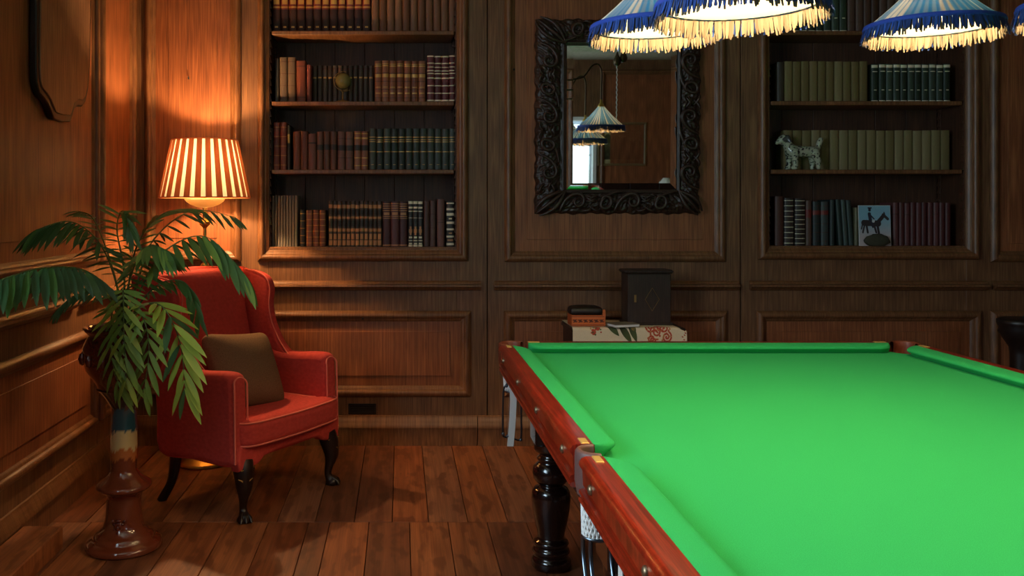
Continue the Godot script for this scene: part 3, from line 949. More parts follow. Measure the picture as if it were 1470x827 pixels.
# ------------------------------------------------------------------ carved mirror
func wall_mirror() -> void:
	var d := DB - 0.035
	var t := thing("carved_wall_mirror", "tall mirror in a dark carved scrollwork frame on the panelling", "mirror", Vector3(X(886.5, d), Y(307, d), -DB + 0.012))
	t.rotation.x = 0.0245
	var k := d / FL
	var hw := 118.5 * k
	var hh := 279.0 * k
	var gx := [(812 - 886.5) * k, (972 - 886.5) * k]
	var gy := [(307 - 273) * k, (307 - 65) * k]
	# glass with a bevel all round
	var g := MB.new()
	var bv := 0.045
	g.quad(Vector3(gx[0] + bv, gy[0] + bv, 0.02), Vector3(gx[0] + bv, gy[1] - bv, 0.02), Vector3(gx[1] - bv, gy[1] - bv, 0.02), Vector3(gx[1] - bv, gy[0] + bv, 0.02))
	obj("glass", g, M.glass_mirror, t)
	var g2 := MB.new()
	g2.frame(gx[0], gy[0], gx[1], gy[1], [[0.0, 0.0172], [bv, 0.02]])
	obj("bevel", g2, M.glass_mirror, t)
	var back := MB.new()
	back.box(Vector3(0, hh / 2, -0.004), Vector3(hw * 2 - 0.06, hh - 0.06, 0.012), 0.0)
	obj("backing", back, M.black, t)
	# the four frame members, with wavy outer edges and a carved face
	var noise := FastNoiseLite.new()
	noise.seed = 5
	noise.frequency = 1.0
	var iw := [gx[0] + 0.004, gy[0] + 0.004, gx[1] - 0.004, gy[1] - 0.004]
	var corners_o := [Vector2(-hw, 0), Vector2(hw, 0), Vector2(hw, hh), Vector2(-hw, hh)]
	var corners_i := [Vector2(iw[0], iw[1]), Vector2(iw[2], iw[1]), Vector2(iw[2], iw[3]), Vector2(iw[0], iw[3])]
	for s in 4:
		var o0: Vector2 = corners_o[s]
		var o1: Vector2 = corners_o[(s + 1) % 4]
		var i0: Vector2 = corners_i[s]
		var i1: Vector2 = corners_i[(s + 1) % 4]
		var b := MB.new()
		var rows := []
		var nr := 22
		var nc := int((o1 - o0).length() / 0.0075)
		var out := Vector2(o1.y - o0.y, o0.x - o1.x).normalized()
		for i in nr + 1:
			var f := float(i) / nr
			var row := []
			for j in nc + 1:
				var q := float(j) / nc
				var a := o0.lerp(o1, q)
				var c := i0.lerp(i1, q)
				var wave := 0.0035 * sin(q * nc * 0.62) + 0.004 * sin(q * nc * 0.23 + s)
				var edge := sin(PI * q)
				a += out * wave * minf(1.0, edge * 4.0)
				var p := a.lerp(c, f)
				var z := 0.03 * sin(PI * clampf(f * 1.1, 0.0, 1.0)) + 0.012
				if f > 0.86:
					z = 0.032 - (f - 0.86) * 0.06
				elif f > 0.80:
					z = 0.016
				else:
					z += 0.018 * noise.get_noise_2d(p.x * 34.0, p.y * 34.0) + 0.007 * noise.get_noise_2d(p.x * 90.0, p.y * 90.0)
				if i == 0:
					z = 0.0
				row.append(Vector3(p.x, p.y, z))
			rows.append(row)
		b.grid(rows)
		obj("frame_member", b, M.mirror_frame, t)
	# scrolls along each side: C-scrolls that roll up at one end, alternately turned, and leaves in the corners
	for s in 4:
		var o0: Vector2 = corners_o[s]
		var o1: Vector2 = corners_o[(s + 1) % 4]
		var dir := (o1 - o0).normalized()
		var out := Vector2(dir.y, -dir.x)
		var side_len := (o1 - o0).length()
		var n := 5 if side_len > 1.1 else 4
		var span := (side_len - 0.36) / n
		for q in n:
			var mid := o0 + dir * (0.18 + span * (q + 0.5)) - out * 0.083
			var turn := 1.0 if q % 2 == 0 else -1.0
			var path := []
			var rad := []
			for k2 in 34:
				var f := k2 / 33.0
				var a := f * 3.1 * PI
				var r := 0.056 * pow(1.0 - f, 0.75) + 0.006
				var c := Vector2(cos(a + PI * 0.5), sin(a + PI * 0.5) * turn) * r
				var lead := dir * turn * (-0.115) * pow(1.0 - minf(1.0, f * 3.0), 2.0)
				var p := mid + dir * c.x * 0.95 + out * c.y + lead
				path.append(Vector3(p.x, p.y, 0.052 + 0.012 * sin(f * PI)))
				rad.append(0.0045 + 0.008 * sin(PI * pow(f, 0.6)))
			var b := MB.new()
			b.tube(path, rad, 6)
			obj("scroll", b, M.mirror_frame, t)
			for w in 3:
				var lp := []
				var lr := []
				var st := mid + dir * turn * (0.05 + 0.012 * w) - out * (0.03 - 0.03 * w)
				for k2 in 9:
					var f := k2 / 8.0
					var p := st + dir * turn * 0.075 * f + out * (0.032 * sin(f * 2.2) * (1.0 if w != 1 else -1.0))
					lp.append(Vector3(p.x, p.y, 0.05 + 0.012 * sin(PI * f)))
					lr.append(0.002 + 0.0075 * sin(PI * minf(1.0, f * 0.9 + 0.08)))
				var lb := MB.new()
				lb.tube(lp, lr, 5)
				obj("acanthus_leaf", lb, M.mirror_frame, t)
		var c0 := o0
		var into: Vector2 = (corners_i[s] - o0)
		for w in 3:
			var lp := []
			var lr := []
			for k2 in 10:
				var f := k2 / 9.0
				var p: Vector2 = c0 + into * (0.95 - 0.90 * f) + into.orthogonal() * (w - 1) * 0.17 * sin(f * 2.6)
				lp.append(Vector3(p.x, p.y, 0.046 + 0.014 * sin(PI * f)))
				lr.append(0.003 + 0.011 * sin(PI * minf(1.0, f * 0.86 + 0.1)))
			var lb := MB.new()
			lb.tube(lp, lr, 6)
			obj("corner_leaf", lb, M.mirror_frame, t)

# ------------------------------------------------------------------ snooker table
const TL := 0.5206     # where cloth meets wood on the near-left side
const TR := 2.4006
const TF := 4.253      # far wood edge (depth)
const TM := 2.36       # middle pockets
const TN := 0.467
const TY := 0.8845     # top of the rails
const CUSH := [[0.0, 0.0], [0.030, -0.0005], [0.056, -0.003], [0.068, -0.0065], [0.075, -0.012], [0.0765, -0.017], [0.072, -0.022], [0.056, -0.031], [0.042, -0.0435]]
const WOOD := [[-0.004, -0.002], [0.0, 0.0], [0.044, 0.0], [0.055, -0.004], [0.062, -0.013], [0.063, -0.022], [0.056, -0.030], [0.054, -0.034], [0.052, -0.074], [0.046, -0.077], [0.046, -0.081], [0.061, -0.085], [0.063, -0.091], [0.060, -0.097], [0.050, -0.100], [0.062, -0.105], [0.064, -0.111], [0.058, -0.117], [0.0, -0.118]]

func snooker_table() -> void:
	var t := thing("snooker_table", "full-size snooker table with bright green cloth and mahogany rails", "table")
	var bed := MB.new()
	var poly := []
	var pr := 0.052
	var cs := [[TL - 0.005, TM, 90.0, -90.0], [TR + 0.005, TM, 270.0, 90.0]]
	# outline counter-clockwise in (x, depth) with bites for the pockets
	var add_arc := func(c: Vector2, r: float, a0: float, a1: float) -> void:
		for k in 9:
			var a := deg_to_rad(lerpf(a0, a1, k / 8.0))
			poly.append(c + Vector2(cos(a), sin(a)) * r)
	add_arc.call(Vector2(TL, TN), 0.07, 90.0, 0.0)
	add_arc.call(Vector2(TR, TN), 0.07, 180.0, 90.0)
	add_arc.call(Vector2(TR + 0.005, TM), pr, 270.0, 90.0)
	add_arc.call(Vector2(TR, TF), 0.07, 270.0, 180.0)
	add_arc.call(Vector2(TL, TF), 0.07, 0.0, -90.0)
	add_arc.call(Vector2(TL - 0.005, TM), pr, 90.0, -90.0)
	# slab extrudes along its z: turn so that (x, depth) lies flat
	bed.xf = Transform3D(Basis(Vector3.RIGHT, Vector3(0, 0, -1), Vector3.UP), Vector3(0, TY - 0.0425 - 0.02, 0))
	bed.slab(poly, 0.04, 0.003, 2)
	obj("bed_cloth", bed, M.felt, t)
	# straight runs: from, to (x, depth), outward direction
	var g := 0.06
	var runs := [
		[Vector2(TL, TM + g), Vector2(TL, TF - 0.085), Vector2(-1, 0)], [Vector2(TL, TN + 0.085), Vector2(TL, TM - g), Vector2(-1, 0)],
		[Vector2(TL + 0.085, TF), Vector2(TR - 0.085, TF), Vector2(0, 1)], [Vector2(TR, TF - 0.085), Vector2(TR, TM + g), Vector2(1, 0)],
		[Vector2(TR, TM - g), Vector2(TR, TN + 0.085), Vector2(1, 0)], [Vector2(TR - 0.085, TN), Vector2(TL + 0.085, TN), Vector2(0, -1)]]
	for r in runs:
		var a: Vector2 = r[1]
		var b: Vector2 = r[0]
		var o: Vector2 = r[2]
		var along := (b - a).normalized()
		var ln := (b - a).length()
		# cushion: its nose rolls back to the wood at both ends
		var c := MB.new()
		var rows := []
		var stations := []
		for k in 9:
			stations.append(0.08 * (1.0 - cos(PI / 2 * k / 8.0)))
		var ss := []
		for s in stations:
			ss.append(s)
		for k in range(1, 12):
			ss.append(lerpf(0.08, ln - 0.08, k / 12.0))
		for k in range(8, -1, -1):
			ss.append(ln - stations[k])
		var path := []
		for s in ss:
			var e := minf(s, ln - s)
			var sc := 1.0 if e >= 0.08 else sqrt(maxf(0.0, 1.0 - pow(1.0 - e / 0.08, 2.0)))
			path.append([s, maxf(sc, 0.06)])
		for p in CUSH:
			var row := []
			for q in path:
				var w: Vector2 = a + along * q[0] - o * (p[0] * q[1])
				row.append(Vector3(w.x, TY + p[1], -w.y))
			rows.append(row)
		c.grid(rows)
		obj("cushion", c, M.felt, t)
		var wd := MB.new()
		var wr := []
		for p in WOOD:
			var row := []
			for s in [0.0, ln * 0.5, ln]:
				var w: Vector2 = a + along * s + o * p[0]
				row.append(Vector3(w.x, TY + p[1], -w.y))
			wr.push_front(row)
		var mir := []
		for row in wr:
			var rr: Array = row.duplicate()
			mir.append(rr)
		var seg_from := 0
		for i in range(1, mir.size()):
			var last := i == mir.size() - 1
			var brk := last
			if not last:
				brk = (mir[i][0] - mir[i - 1][0]).normalized().dot((mir[i + 1][0] - mir[i][0]).normalized()) < 0.72
			if brk:
				wd.grid(mir.slice(seg_from, i + 1))
				seg_from = i
		for e in [0, 2]:   # end grain
			var flat := PackedVector2Array()
			for p in WOOD:
				flat.append(Vector2(p[0], p[1]))
			var ids := Geometry2D.triangulate_polygon(flat)
			var base: Vector2 = a if e == 0 else b
			var out := Vector3(along.x, 0, -along.y) * (-1.0 if e == 0 else 1.0)
			for i in range(0, ids.size(), 3):
				var q := []
				for k in 3:
					var w := base + o * flat[ids[i + k]].x
					q.append(Vector3(w.x, TY + flat[ids[i + k]].y, -w.y))
				if (q[2] - q[0]).cross(q[1] - q[0]).dot(out) > 0:
					wd.tri(q[0], q[1], q[2])
				else:
					wd.tri(q[0], q[2], q[1])
		var rl := obj("rail", wd, M.mahogany, t)
		# bolt covers on the outer face and brass plates on top at both ends
		var n := 4 if ln > 1.2 else 3
		for k in n:
			var s := lerpf(0.10, ln - 0.16, float(k) / (n - 1))
			var w := a + along * s + o * 0.054
			var m := MB.new()
			m.xf = Transform3D(Basis(Quaternion(Vector3.UP, Vector3(o.x, 0, -o.y))), Vector3(w.x, TY - 0.056, -w.y))
			m.lathe([[0.013, -0.002], [0.013, 0.003], [0.009, 0.006], [0.004, 0.0075], [0.0, 0.008]], 18)
			obj("bolt_cover", m, M.bolt, rl)
		for s in [0.03, ln - 0.03]:
			var w: Vector2 = a + along * s + o * 0.02
			var m := MB.new()
			var sz := Vector3(absf(along.x) * 0.055 + absf(o.x) * 0.022, 0.004, absf(along.y) * 0.055 + absf(o.y) * 0.022)
			m.box(Vector3(w.x, TY + 0.0005, -w.y), sz, 0.0015)
			obj("brass_plate", m, M.plate, rl)
	# frame under the slate
	for q in [[TL + 0.045, TN + 0.05, TL + 0.085, TF - 0.05], [TR - 0.085, TN + 0.05, TR - 0.045, TF - 0.05], [TL + 0.05, TF - 0.09, TR - 0.05, TF - 0.05], [TL + 0.05, TN + 0.05, TR - 0.05, TN + 0.09]]:
		var b := MB.new()
		b.box(Vector3((q[0] + q[2]) / 2, 0.70, -(q[1] + q[3]) / 2), Vector3(q[2] - q[0], 0.20, q[3] - q[1]), 0.006)
		obj("apron", b, M.apron, t)
	var slate := MB.new()
	slate.box(Vector3((TL + TR) / 2, TY - 0.09, -(TF + TN) / 2), Vector3(TR - TL - 0.06, 0.048, TF - TN - 0.06), 0.002)
	obj("slate", slate, M.black, t)
	var prof := [[0.0, 0.0], [0.074, 0.0], [0.084, 0.012], [0.084, 0.034], [0.076, 0.046], [0.066, 0.052], [0.074, 0.062], [0.080, 0.074], [0.074, 0.086], [0.064, 0.091], [0.070, 0.098], [0.076, 0.108], [0.070, 0.118], [0.058, 0.124], [0.056, 0.135], [0.060, 0.16], [0.070, 0.20], [0.079, 0.25], [0.083, 0.295], [0.080, 0.322], [0.070, 0.338], [0.052, 0.347], [0.050, 0.354], [0.062, 0.362], [0.074, 0.378], [0.079, 0.402], [0.074, 0.426], [0.060, 0.442], [0.050, 0.448], [0.056, 0.456], [0.060, 0.463], [0.056, 0.470], [0.050, 0.475], [0.050, 0.484], [0.066, 0.492], [0.074, 0.505], [0.074, 0.53]]
	var leg := MB.new()
	leg.lathe(prof, 36)
	leg.box(Vector3(0, 0.595, 0), Vector3(0.155, 0.13, 0.155), 0.006)
	var lm := leg.mesh()
	for x in [TL + 0.118, TR - 0.118]:
		for z in [3.80, 2.50, 1.62, 0.92]:
			var o := obj("leg", lm, M.leg, t)
			o.position = Vector3(x, 0, -z)
	# pockets: leather horseshoe, net, and at the visible ones the return rods and straps
	for pk in [[TL - 0.004, TM, -1.0, 0.0], [TR + 0.004, TM, 1.0, 0.0], [TL + 0.012, TF - 0.012, -0.7, 0.7], [TR - 0.012, TF - 0.012, 0.7, 0.7], [TL + 0.012, TN + 0.012, -0.7, -0.7], [TR - 0.012, TN + 0.012, 0.7, -0.7]]:
		var mid: bool = pk[3] == 0.0
		var o := Vector2(pk[2], pk[3]).normalized()
		var r := 0.047 if mid else 0.056
		var cen := Vector2(pk[0], pk[1]) + o * (0.0 if mid else 0.005)
		var b := MB.new()
		var path := []
		var half := 92.0 if mid else 108.0
		for k in 17:
			var a := deg_to_rad(lerpf(-half, half, k / 16.0))
			var dv := o.rotated(a)
			var w := cen + dv * r
			path.append([w, dv])
		var rows := []
		for st in [[-0.004, -0.115], [0.004, -0.115], [0.010, -0.08], [0.010, -0.02], [0.009, -0.004], [0.003, 0.003], [-0.004, 0.003], [-0.008, -0.004], [-0.007, -0.03], [-0.004, -0.115]]:
			var row := []
			for q in path:
				var w: Vector2 = q[0] + q[1] * st[0]
				row.append(Vector3(w.x, TY + st[1], -w.y))
			rows.append(row)
		b.grid(rows)
		var lp := obj("pocket_leather", b, M.leather if mid else M.brown_leather, t)
		var nt := MB.new()
		var n := 22
		for k in n:
			for dirn in [-1.0, 1.0]:
				var pth := []
				for i in 9:
					var f := i / 8.0
					var a: float = TAU * k / n + dirn * f * 1.5
					var rr := lerpf(r - 0.006, 0.036, pow(f, 0.8))
					pth.append(Vector3(cen.x + cos(a) * rr, TY - 0.06 - 0.165 * f, -cen.y + sin(a) * rr))
				nt.tube(pth, 0.0034, 4, false)
		var no := obj("net", nt, M.net, t)
		stuff(no)
		var ring := MB.new()
		var rp := []
		for k in 20:
			var a := TAU * k / 20
			rp.append(Vector3(cen.x + cos(a) * 0.037, TY - 0.226, -cen.y + sin(a) * 0.037))
		ring.tube(rp, 0.005, 6, false, true)
		obj("pocket_ring", ring, M.steel, t)
		if mid:
			for k in 3:
				var a: float = [-2.6, 2.2, 0.3][k]
				var st := Vector3(cen.x + cos(a) * 0.037, TY - 0.226, -cen.y + sin(a) * 0.037)
				var pth := smooth_path([st, st + Vector3(0, -0.05, 0), st + Vector3(0, -0.10, 0.03), st + Vector3(0, -0.15, 0.09), st + Vector3(0.0, -0.19, 0.22), st + Vector3(0, -0.21, 0.42)], 14)
				var rd := MB.new()
				rd.tube(pth, 0.006, 8)
				obj("return_rod", rd, M.steel, t)
			var s := MB.new()
			s.box(Vector3(cen.x - 0.002, TY - 0.28, -cen.y + 0.27), Vector3(0.006, 0.34, 0.034), 0.002)
			obj("leather_strap", s, M.strap, t)
	# rack with a white strap under the far corner pocket
	var zc := 4.16
	var pa := smooth_path([P(727, 553, zc), P(723, 560, zc), P(722, 590, zc), P(722, 622, zc), P(724, 627, zc), P(735, 629, zc), P(745, 632, zc), P(748, 628, zc), P(748.5, 605, zc), P(748, 578, zc)], 40)
	var rk := MB.new()
	rk.tube(pa, 0.0045, 6)
	obj("return_rack", rk, M.iron, t)
	for q in [[727, 554], [722, 623], [747.5, 631.5], [729, 626]]:
		var kb := MB.new()
		kb.ball(P(q[0], q[1], zc - 0.005), Vector3.ONE * 0.0085, 10)
		obj("rack_joint", kb, M.steel, t)
	var sp := MB.new()
	var prev := []
	for q in [[736.5, 552], [737, 575], [736, 600], [734.5, 620], [733, 636], [732.5, 641]]:
		var p0 := P(q[0] - 4.6, q[1], zc - 0.012)
		var p1 := P(q[0] + 4.6, q[1], zc - 0.012)
		prev.append([p0, p1])
	var fr := []
	for q in prev:
		fr.push_front(q)
	sp.grid(fr)
	var bkr := []
	for q in fr:
		bkr.append([q[1] + Vector3(0, 0, -0.004), q[0] + Vector3(0, 0, -0.004)])
	sp.grid(bkr)
	sp.grid([[fr[0][1], fr[0][1] + Vector3(0, 0, -0.004)], [fr[-1][1], fr[-1][1] + Vector3(0, 0, -0.004)]])
	sp.grid([[fr[0][0] + Vector3(0, 0, -0.004), fr[0][0]], [fr[-1][0] + Vector3(0, 0, -0.004), fr[-1][0]]])
	obj("leather_strap", sp, M.strap, t)
	var hang := MB.new()
	hang.tube([P(727, 553, zc), P(733, 545, zc), P(740, 535, zc)], 0.005, 6)
	obj("return_rack", hang, M.iron, t)

# ------------------------------------------------------------------ billiard lamps
func pleated(r0: float, r1: float, h: float, n: int, amp: float, ca: Color, cb: Color) -> MB:
	var b := MB.new()
	var rows := []
	var cols := []
	var rr := RandomNumberGenerator.new()
	rr.seed = 4
	var per := []
	for j in n:
		per.append(rr.randf())
	var cnt := n * 4
	for j in cnt:
		var ph := (j % 4) / 4.0
		var q: float = per[j / 4]
		cols.append(ca.lerp(cb, (0.95 if q > 0.5 else 0.2) * (1.0 if ph in [0.25, 0.5] else 0.12)))
	for i in 9:
		var f := i / 8.0
		var row := []
		for j in cnt:
			var a := TAU * j / cnt
			var r := lerpf(r0, r1, f) - 0.012 * sin(PI * f)
			r *= 1.0 + amp * sin(TAU * j / 4.0 + 0.6) * (0.6 + 0.8 * per[j / 4])
			row.append(Vector3(cos(a) * r, h * f, -sin(a) * r))
		rows.append(row)
	b.grid(rows, true, false, cols)
	return b

func fringe(r: float, y: float, n: int, ln: float, flare: float, w: float, sd: int) -> MB:
	var b := MB.new()
	var rr := RandomNumberGenerator.new()
	rr.seed = sd
	for k in n:
		var tone := rr.randf_range(0.45, 1.0)
		b.cur = Color(tone, tone * lerpf(0.86, 1.0, tone), tone * lerpf(0.7, 1.0, tone))
		var a := TAU * (k + rr.randf_range(-0.4, 0.4)) / n
		var l := ln * rr.randf_range(0.75, 1.12)
		var o := Vector3(cos(a), 0, -sin(a))
		var s := Vector3(-sin(a), 0, -cos(a))
		var sway := rr.randf_range(-0.006, 0.006)
		var f2 := flare + rr.randf_range(-0.003, 0.004)
		var w2 := w * rr.randf_range(0.7, 1.25)
		var p0 := o * r + Vector3(0, y, 0)
		var p1 := o * (r + f2 * 0.5) + s * sway * 0.4 + Vector3(0, y - l * 0.55, 0)
		var p2 := o * (r + f2) + s * sway + Vector3(0, y - l, 0)
		var d := o * 0.0012
		for q in [1.0, -1.0]:
			b.grid([[p2 - s * w2 * 0.35 * q + d * q, p2 + s * w2 * 0.35 * q + d * q], [p1 - s * w2 * 0.55 * q + d * q, p1 + s * w2 * 0.55 * q + d * q], [p0 - s * w2 * 0.5 * q + d * q, p0 + s * w2 * 0.5 * q + d * q]])
	return b

func billiard_lamps() -> void:
	M.shade = mat(Color.WHITE, 0.55)
	M.shade.vertex_color_use_as_albedo = true
	M.shade.backlight_enabled = true
	M.shade.backlight = Color(0.85, 0.85, 0.85)
	M.lining = mat(c8(246, 242, 232), 0.8)
	M.lining.backlight_enabled = true
	M.lining.backlight = Color(0.75, 0.74, 0.70)
	M.fringe_blue = mat(c8(36, 76, 160), 0.8)
	M.fringe_cream = mat(c8(124, 112, 92), 0.8)
	M.fringe_cream.vertex_color_use_as_albedo = true
	M.fringe_blue.vertex_color_use_as_albedo = true
	M.braid = mat(c8(34, 66, 160), 0.8)
	M.bulb = mat(c8(255, 244, 224), 0.5)
	M.bulb.emission_enabled = true
	M.bulb.emission = Color(1.0, 0.92, 0.80)
	M.bulb.emission_energy_multiplier = 4.0
	var R := 0.212
	var shade := pleated(R, 0.026, 0.19, 46, 0.02, Color(0.012, 0.17, 0.42), Color(0.72, 0.68, 0.64)).mesh()
	var lin := MB.new()
	lin.lathe([[R - 0.012, 0.002], [R * 0.62, 0.06], [R * 0.3, 0.125], [0.03, 0.172], [0.001, 0.176]], 48)
	var lining := lin.mesh()
	var br := MB.new()
	br.lathe([[R - 0.003, -0.005], [R + 0.005, -0.006], [R + 0.007, 0.002], [R + 0.004, 0.011], [R - 0.003, 0.012]], 64)
	var braid := br.mesh()
	var f_out := fringe(R + 0.004, -0.002, 190, 0.042, 0.010, 0.0055, 8).mesh()
	var f_in := fringe(R - 0.003, 0.0, 230, 0.048, 0.006, 0.0065, 9).mesh()
	var cap := MB.new()
	cap.lathe([[0.03, 0.182], [0.032, 0.19], [0.024, 0.205], [0.012, 0.222], [0.009, 0.25], [0.0, 0.25]], 20)
	var bu := MB.new()
	bu.ball(Vector3(0, 0.085, 0), Vector3(0.03, 0.04, 0.03), 16)
	var spots := [[0.893, 2.357, 0.49], [0.873, 3.08, 0.575], [1.86, 3.13, 0.59], [1.875, 2.35, 0.49], [0.90, 1.58, 0.49], [1.87, 1.60, 0.49]]
	var labels := ["blue pleated fringed lamp hanging over the middle pocket side of the table", "blue pleated fringed lamp hanging in front of the carved mirror", "blue pleated fringed lamp hanging in front of the olive books", "blue pleated fringed lamp next to the one before the olive books", "blue pleated fringed lamp at the near end of the left lamp row", "blue pleated fringed lamp at the near end of the right lamp row"]
	for i in spots.size():
		var s: Array = spots[i]
		var y: float = EYE + s[2] + 0.048
		var t := thing("billiard_lamp", labels[i], "lamp", Vector3(s[0], y, -s[1]), 0.37 * i, "billiard lamps above the table")
		var sh := obj("lamp_shade", shade, M.shade, t)
		obj("lining", lining, M.lining, t)
		obj("braid", braid, M.braid, sh)
		stuff(obj("blue_fringe", f_out, M.fringe_blue, t))
		stuff(obj("cream_fringe", f_in, M.fringe_cream, t))
		obj("cap", cap, M.brass, t)
		obj("bulb", bu, M.bulb, t)
		var om := OmniLight3D.new()
		om.name = "bulb_light"
		om.light_color = Color(1.0, 0.84, 0.62)
		om.light_energy = BILL
		om.light_size = 0.03
		om.omni_range = 14.0
		om.omni_attenuation = 2.0
		om.shadow_enabled = true
		om.position = Vector3(0, 0.085, 0)
		t.add_child(om)
	# the brass frame that carries them: a spine over the table and a swan-neck arm to each lamp
	var fr := thing("lamp_frame", "dark bronze swan-neck frame carrying the billiard lamps", "lamp frame", Vector3(1.38, 0, -2.35))
	var sp := MB.new()
	sp.tube([Vector3(0, 2.60, -0.85), Vector3(0, 2.56, 0.0), Vector3(0, 2.52, 0.85)], 0.014, 10)
	obj("spine", sp, M.bronze, fr)
	for z in [-0.6, 0.6]:
		var rd := MB.new()
		rd.tube([Vector3(0, 2.56, z), Vector3(0, TOP, z)], 0.009, 8)
		obj("drop_rod", rd, M.bronze, fr)
		var ro := MB.new()
		ro.lathe([[0.0, -0.02], [0.05, -0.02], [0.06, -0.005], [0.06, 0.0]], 20, Vector3(0, TOP, z))
		obj("ceiling_rose", ro, M.bronze, fr)
	for s in spots:
		var top := Vector3(s[0] - 1.38, EYE + s[2] + 0.048 + 0.25, -s[1] + 2.35)
		var sg: float = sign(top.x)
		var root := Vector3(0, 2.56 - top.z * 0.047, top.z)
		var arm := smooth_path([root, root + Vector3(sg * 0.16, -0.005, 0), Vector3(top.x - sg * 0.17, root.y + 0.02, top.z), Vector3(top.x - sg * 0.09, root.y + 0.12, top.z), Vector3(top.x - sg * 0.03, root.y + 0.135, top.z), Vector3(top.x, root.y + 0.07, top.z), top + Vector3(0, 0.12, 0), top], 30)
		var b := MB.new()
		b.tube(arm, 0.008, 8)
		obj("arm", b, M.bronze, fr)

# ------------------------------------------------------------------ armchair
func armchair() -> void:
	var c := thing("wing_armchair", "red velvet wing armchair with carved dark cabriole legs", "armchair", Vector3(-0.815, 0, -4.80), atan2(0.842, 0.539))
	var side := Basis(Vector3(0, 0, 1), Vector3.UP, Vector3(-1, 0, 0))
	var v2 := func(a: Array) -> Array:
		var o := []
		for p in a:
			o.append(Vector2(p[0], p[1]))
		return o
	var round_off := func(a: Array, n: int) -> Array:   # closed smooth outline
		var m := a.size()
		var o := []
		for i in m:
			for k in n:
				var q := float(k) / n
				var p0: Vector2 = a[i - 1]
				var p1: Vector2 = a[i]
				var p2: Vector2 = a[(i + 1) % m]
				var p3: Vector2 = a[(i + 2) % m]
				o.append((p1 * 2.0 + (p2 - p0) * q + (p0 * 2.0 - p1 * 5.0 + p2 * 4.0 - p3) * q * q + (p1 * 3.0 - p0 - p2 * 3.0 + p3) * q * q * q) * 0.5)
		return o
	# seat base and shaped front rail
	var b := MB.new()
	b.soft(Vector3(0, 0.325, 0.02), Vector3(0.72, 0.10, 0.50), 0.02, 6)
	obj("seat_base", b, M.velvet, c)
	b = MB.new()
	b.xf = Transform3D(Basis.IDENTITY, Vector3(0, 0, 0.275))
	b.slab(v2.call([[-0.40, 0.252], [-0.30, 0.254], [-0.25, 0.268], [-0.215, 0.290], [-0.1, 0.300], [0.1, 0.300], [0.215, 0.290], [0.25, 0.268], [0.30, 0.254], [0.40, 0.252], [0.40, 0.37], [-0.40, 0.37]]), 0.065, 0.016, 3)
	obj("front_rail", b, M.velvet, c)
	b = MB.new()
	for k in 42:
		var x := -0.39 + 0.09 * (k % 14) / 13.0 if k < 14 else (0.30 + 0.09 * (k % 14) / 13.0 if k < 28 else 99.0)
		if x < 9.0:
			b.ball(Vector3(x, 0.258, 0.309), Vector3.ONE * 0.0035, 6)
	obj("nail_trim", b, M.brass, c)
	# back, leaning
	b = MB.new()
	b.xf = Transform3D(Basis(Vector3.RIGHT, -0.21), Vector3(0, 0.025, -0.185))
	b.slab(round_off.call(v2.call([[-0.33, 0.27], [0.0, 0.26], [0.33, 0.27], [0.345, 0.6], [0.345, 0.95], [0.325, 1.10], [0.24, 1.175], [0.0, 1.195], [-0.24, 1.175], [-0.325, 1.10], [-0.345, 0.95], [-0.345, 0.6]]), 4), 0.13, 0.05, 5)
	obj("back", b, M.velvet, c)
	b = MB.new()
	b.xf = Transform3D(Basis(Vector3.RIGHT, -0.22), Vector3(0, 0.012, -0.115))
	b.soft(Vector3(0, 0.80, 0.0), Vector3(0.60, 0.78, 0.11), 0.05, 10, Vector3(0, 0.01, 0.03))
	obj("back_cushion", b, M.velvet, c)
	for s in [-1.0, 1.0]:
		b = MB.new()
		b.xf = Transform3D(side, Vector3(s * 0.365, 0, 0))
		b.slab(round_off.call(v2.call([[-0.245, 0.272], [-0.02, 0.266], [0.27, 0.268], [0.292, 0.36], [0.285, 0.52], [0.28, 0.66], [0.262, 0.712], [0.19, 0.722], [0.05, 0.712], [-0.10, 0.712], [-0.285, 0.735], [-0.265, 0.5]]), 3), 0.105, 0.036, 5)
		var arm := obj("arm", b, M.velvet, c)
		# piping round the front of the arm
		var loop := []
		for k in 24:
			var a := PI * k / 23.0
			loop.append(Vector3(s * 0.365 - cos(a) * 0.045, 0.665 + sin(a) * 0.035, 0.281 - 0.012 * sin(a)))
		loop.push_front(Vector3(s * 0.365 - 0.046, 0.29, 0.288))
		loop.append(Vector3(s * 0.365 + 0.046, 0.29, 0.288))
		b = MB.new()
		b.tube(loop, 0.005, 6)
		obj("piping", b, M.piping, arm)
		b = MB.new()
		b.xf = Transform3D(side.rotated(Vector3.UP, -s * 0.10), Vector3(s * 0.355, 0, -0.02))
		b.slab(round_off.call(v2.call([[-0.31, 0.66], [-0.18, 0.64], [0.03, 0.68], [-0.04, 0.76], [-0.105, 0.86], [-0.135, 0.97], [-0.125, 1.06], [-0.16, 1.125], [-0.235, 1.155], [-0.34, 1.165], [-0.43, 1.16], [-0.375, 0.93]]), 4), 0.06, 0.026, 5)
		var wing := obj("wing", b, M.velvet, c)
		b = MB.new()
		b.xf = Transform3D(side.rotated(Vector3.UP, -s * 0.10), Vector3(s * 0.355, 0, -0.02))
		b.tube(smooth_path([Vector3(0.035, 0.69, s * 0.028), Vector3(-0.035, 0.76, s * 0.028), Vector3(-0.102, 0.86, s * 0.028), Vector3(-0.131, 0.97, s * 0.028), Vector3(-0.122, 1.06, s * 0.028), Vector3(-0.158, 1.126, s * 0.028), Vector3(-0.235, 1.156, s * 0.028), Vector3(-0.34, 1.166, s * 0.028)], 30), 0.004, 6)
		obj("piping", b, M.piping, wing)
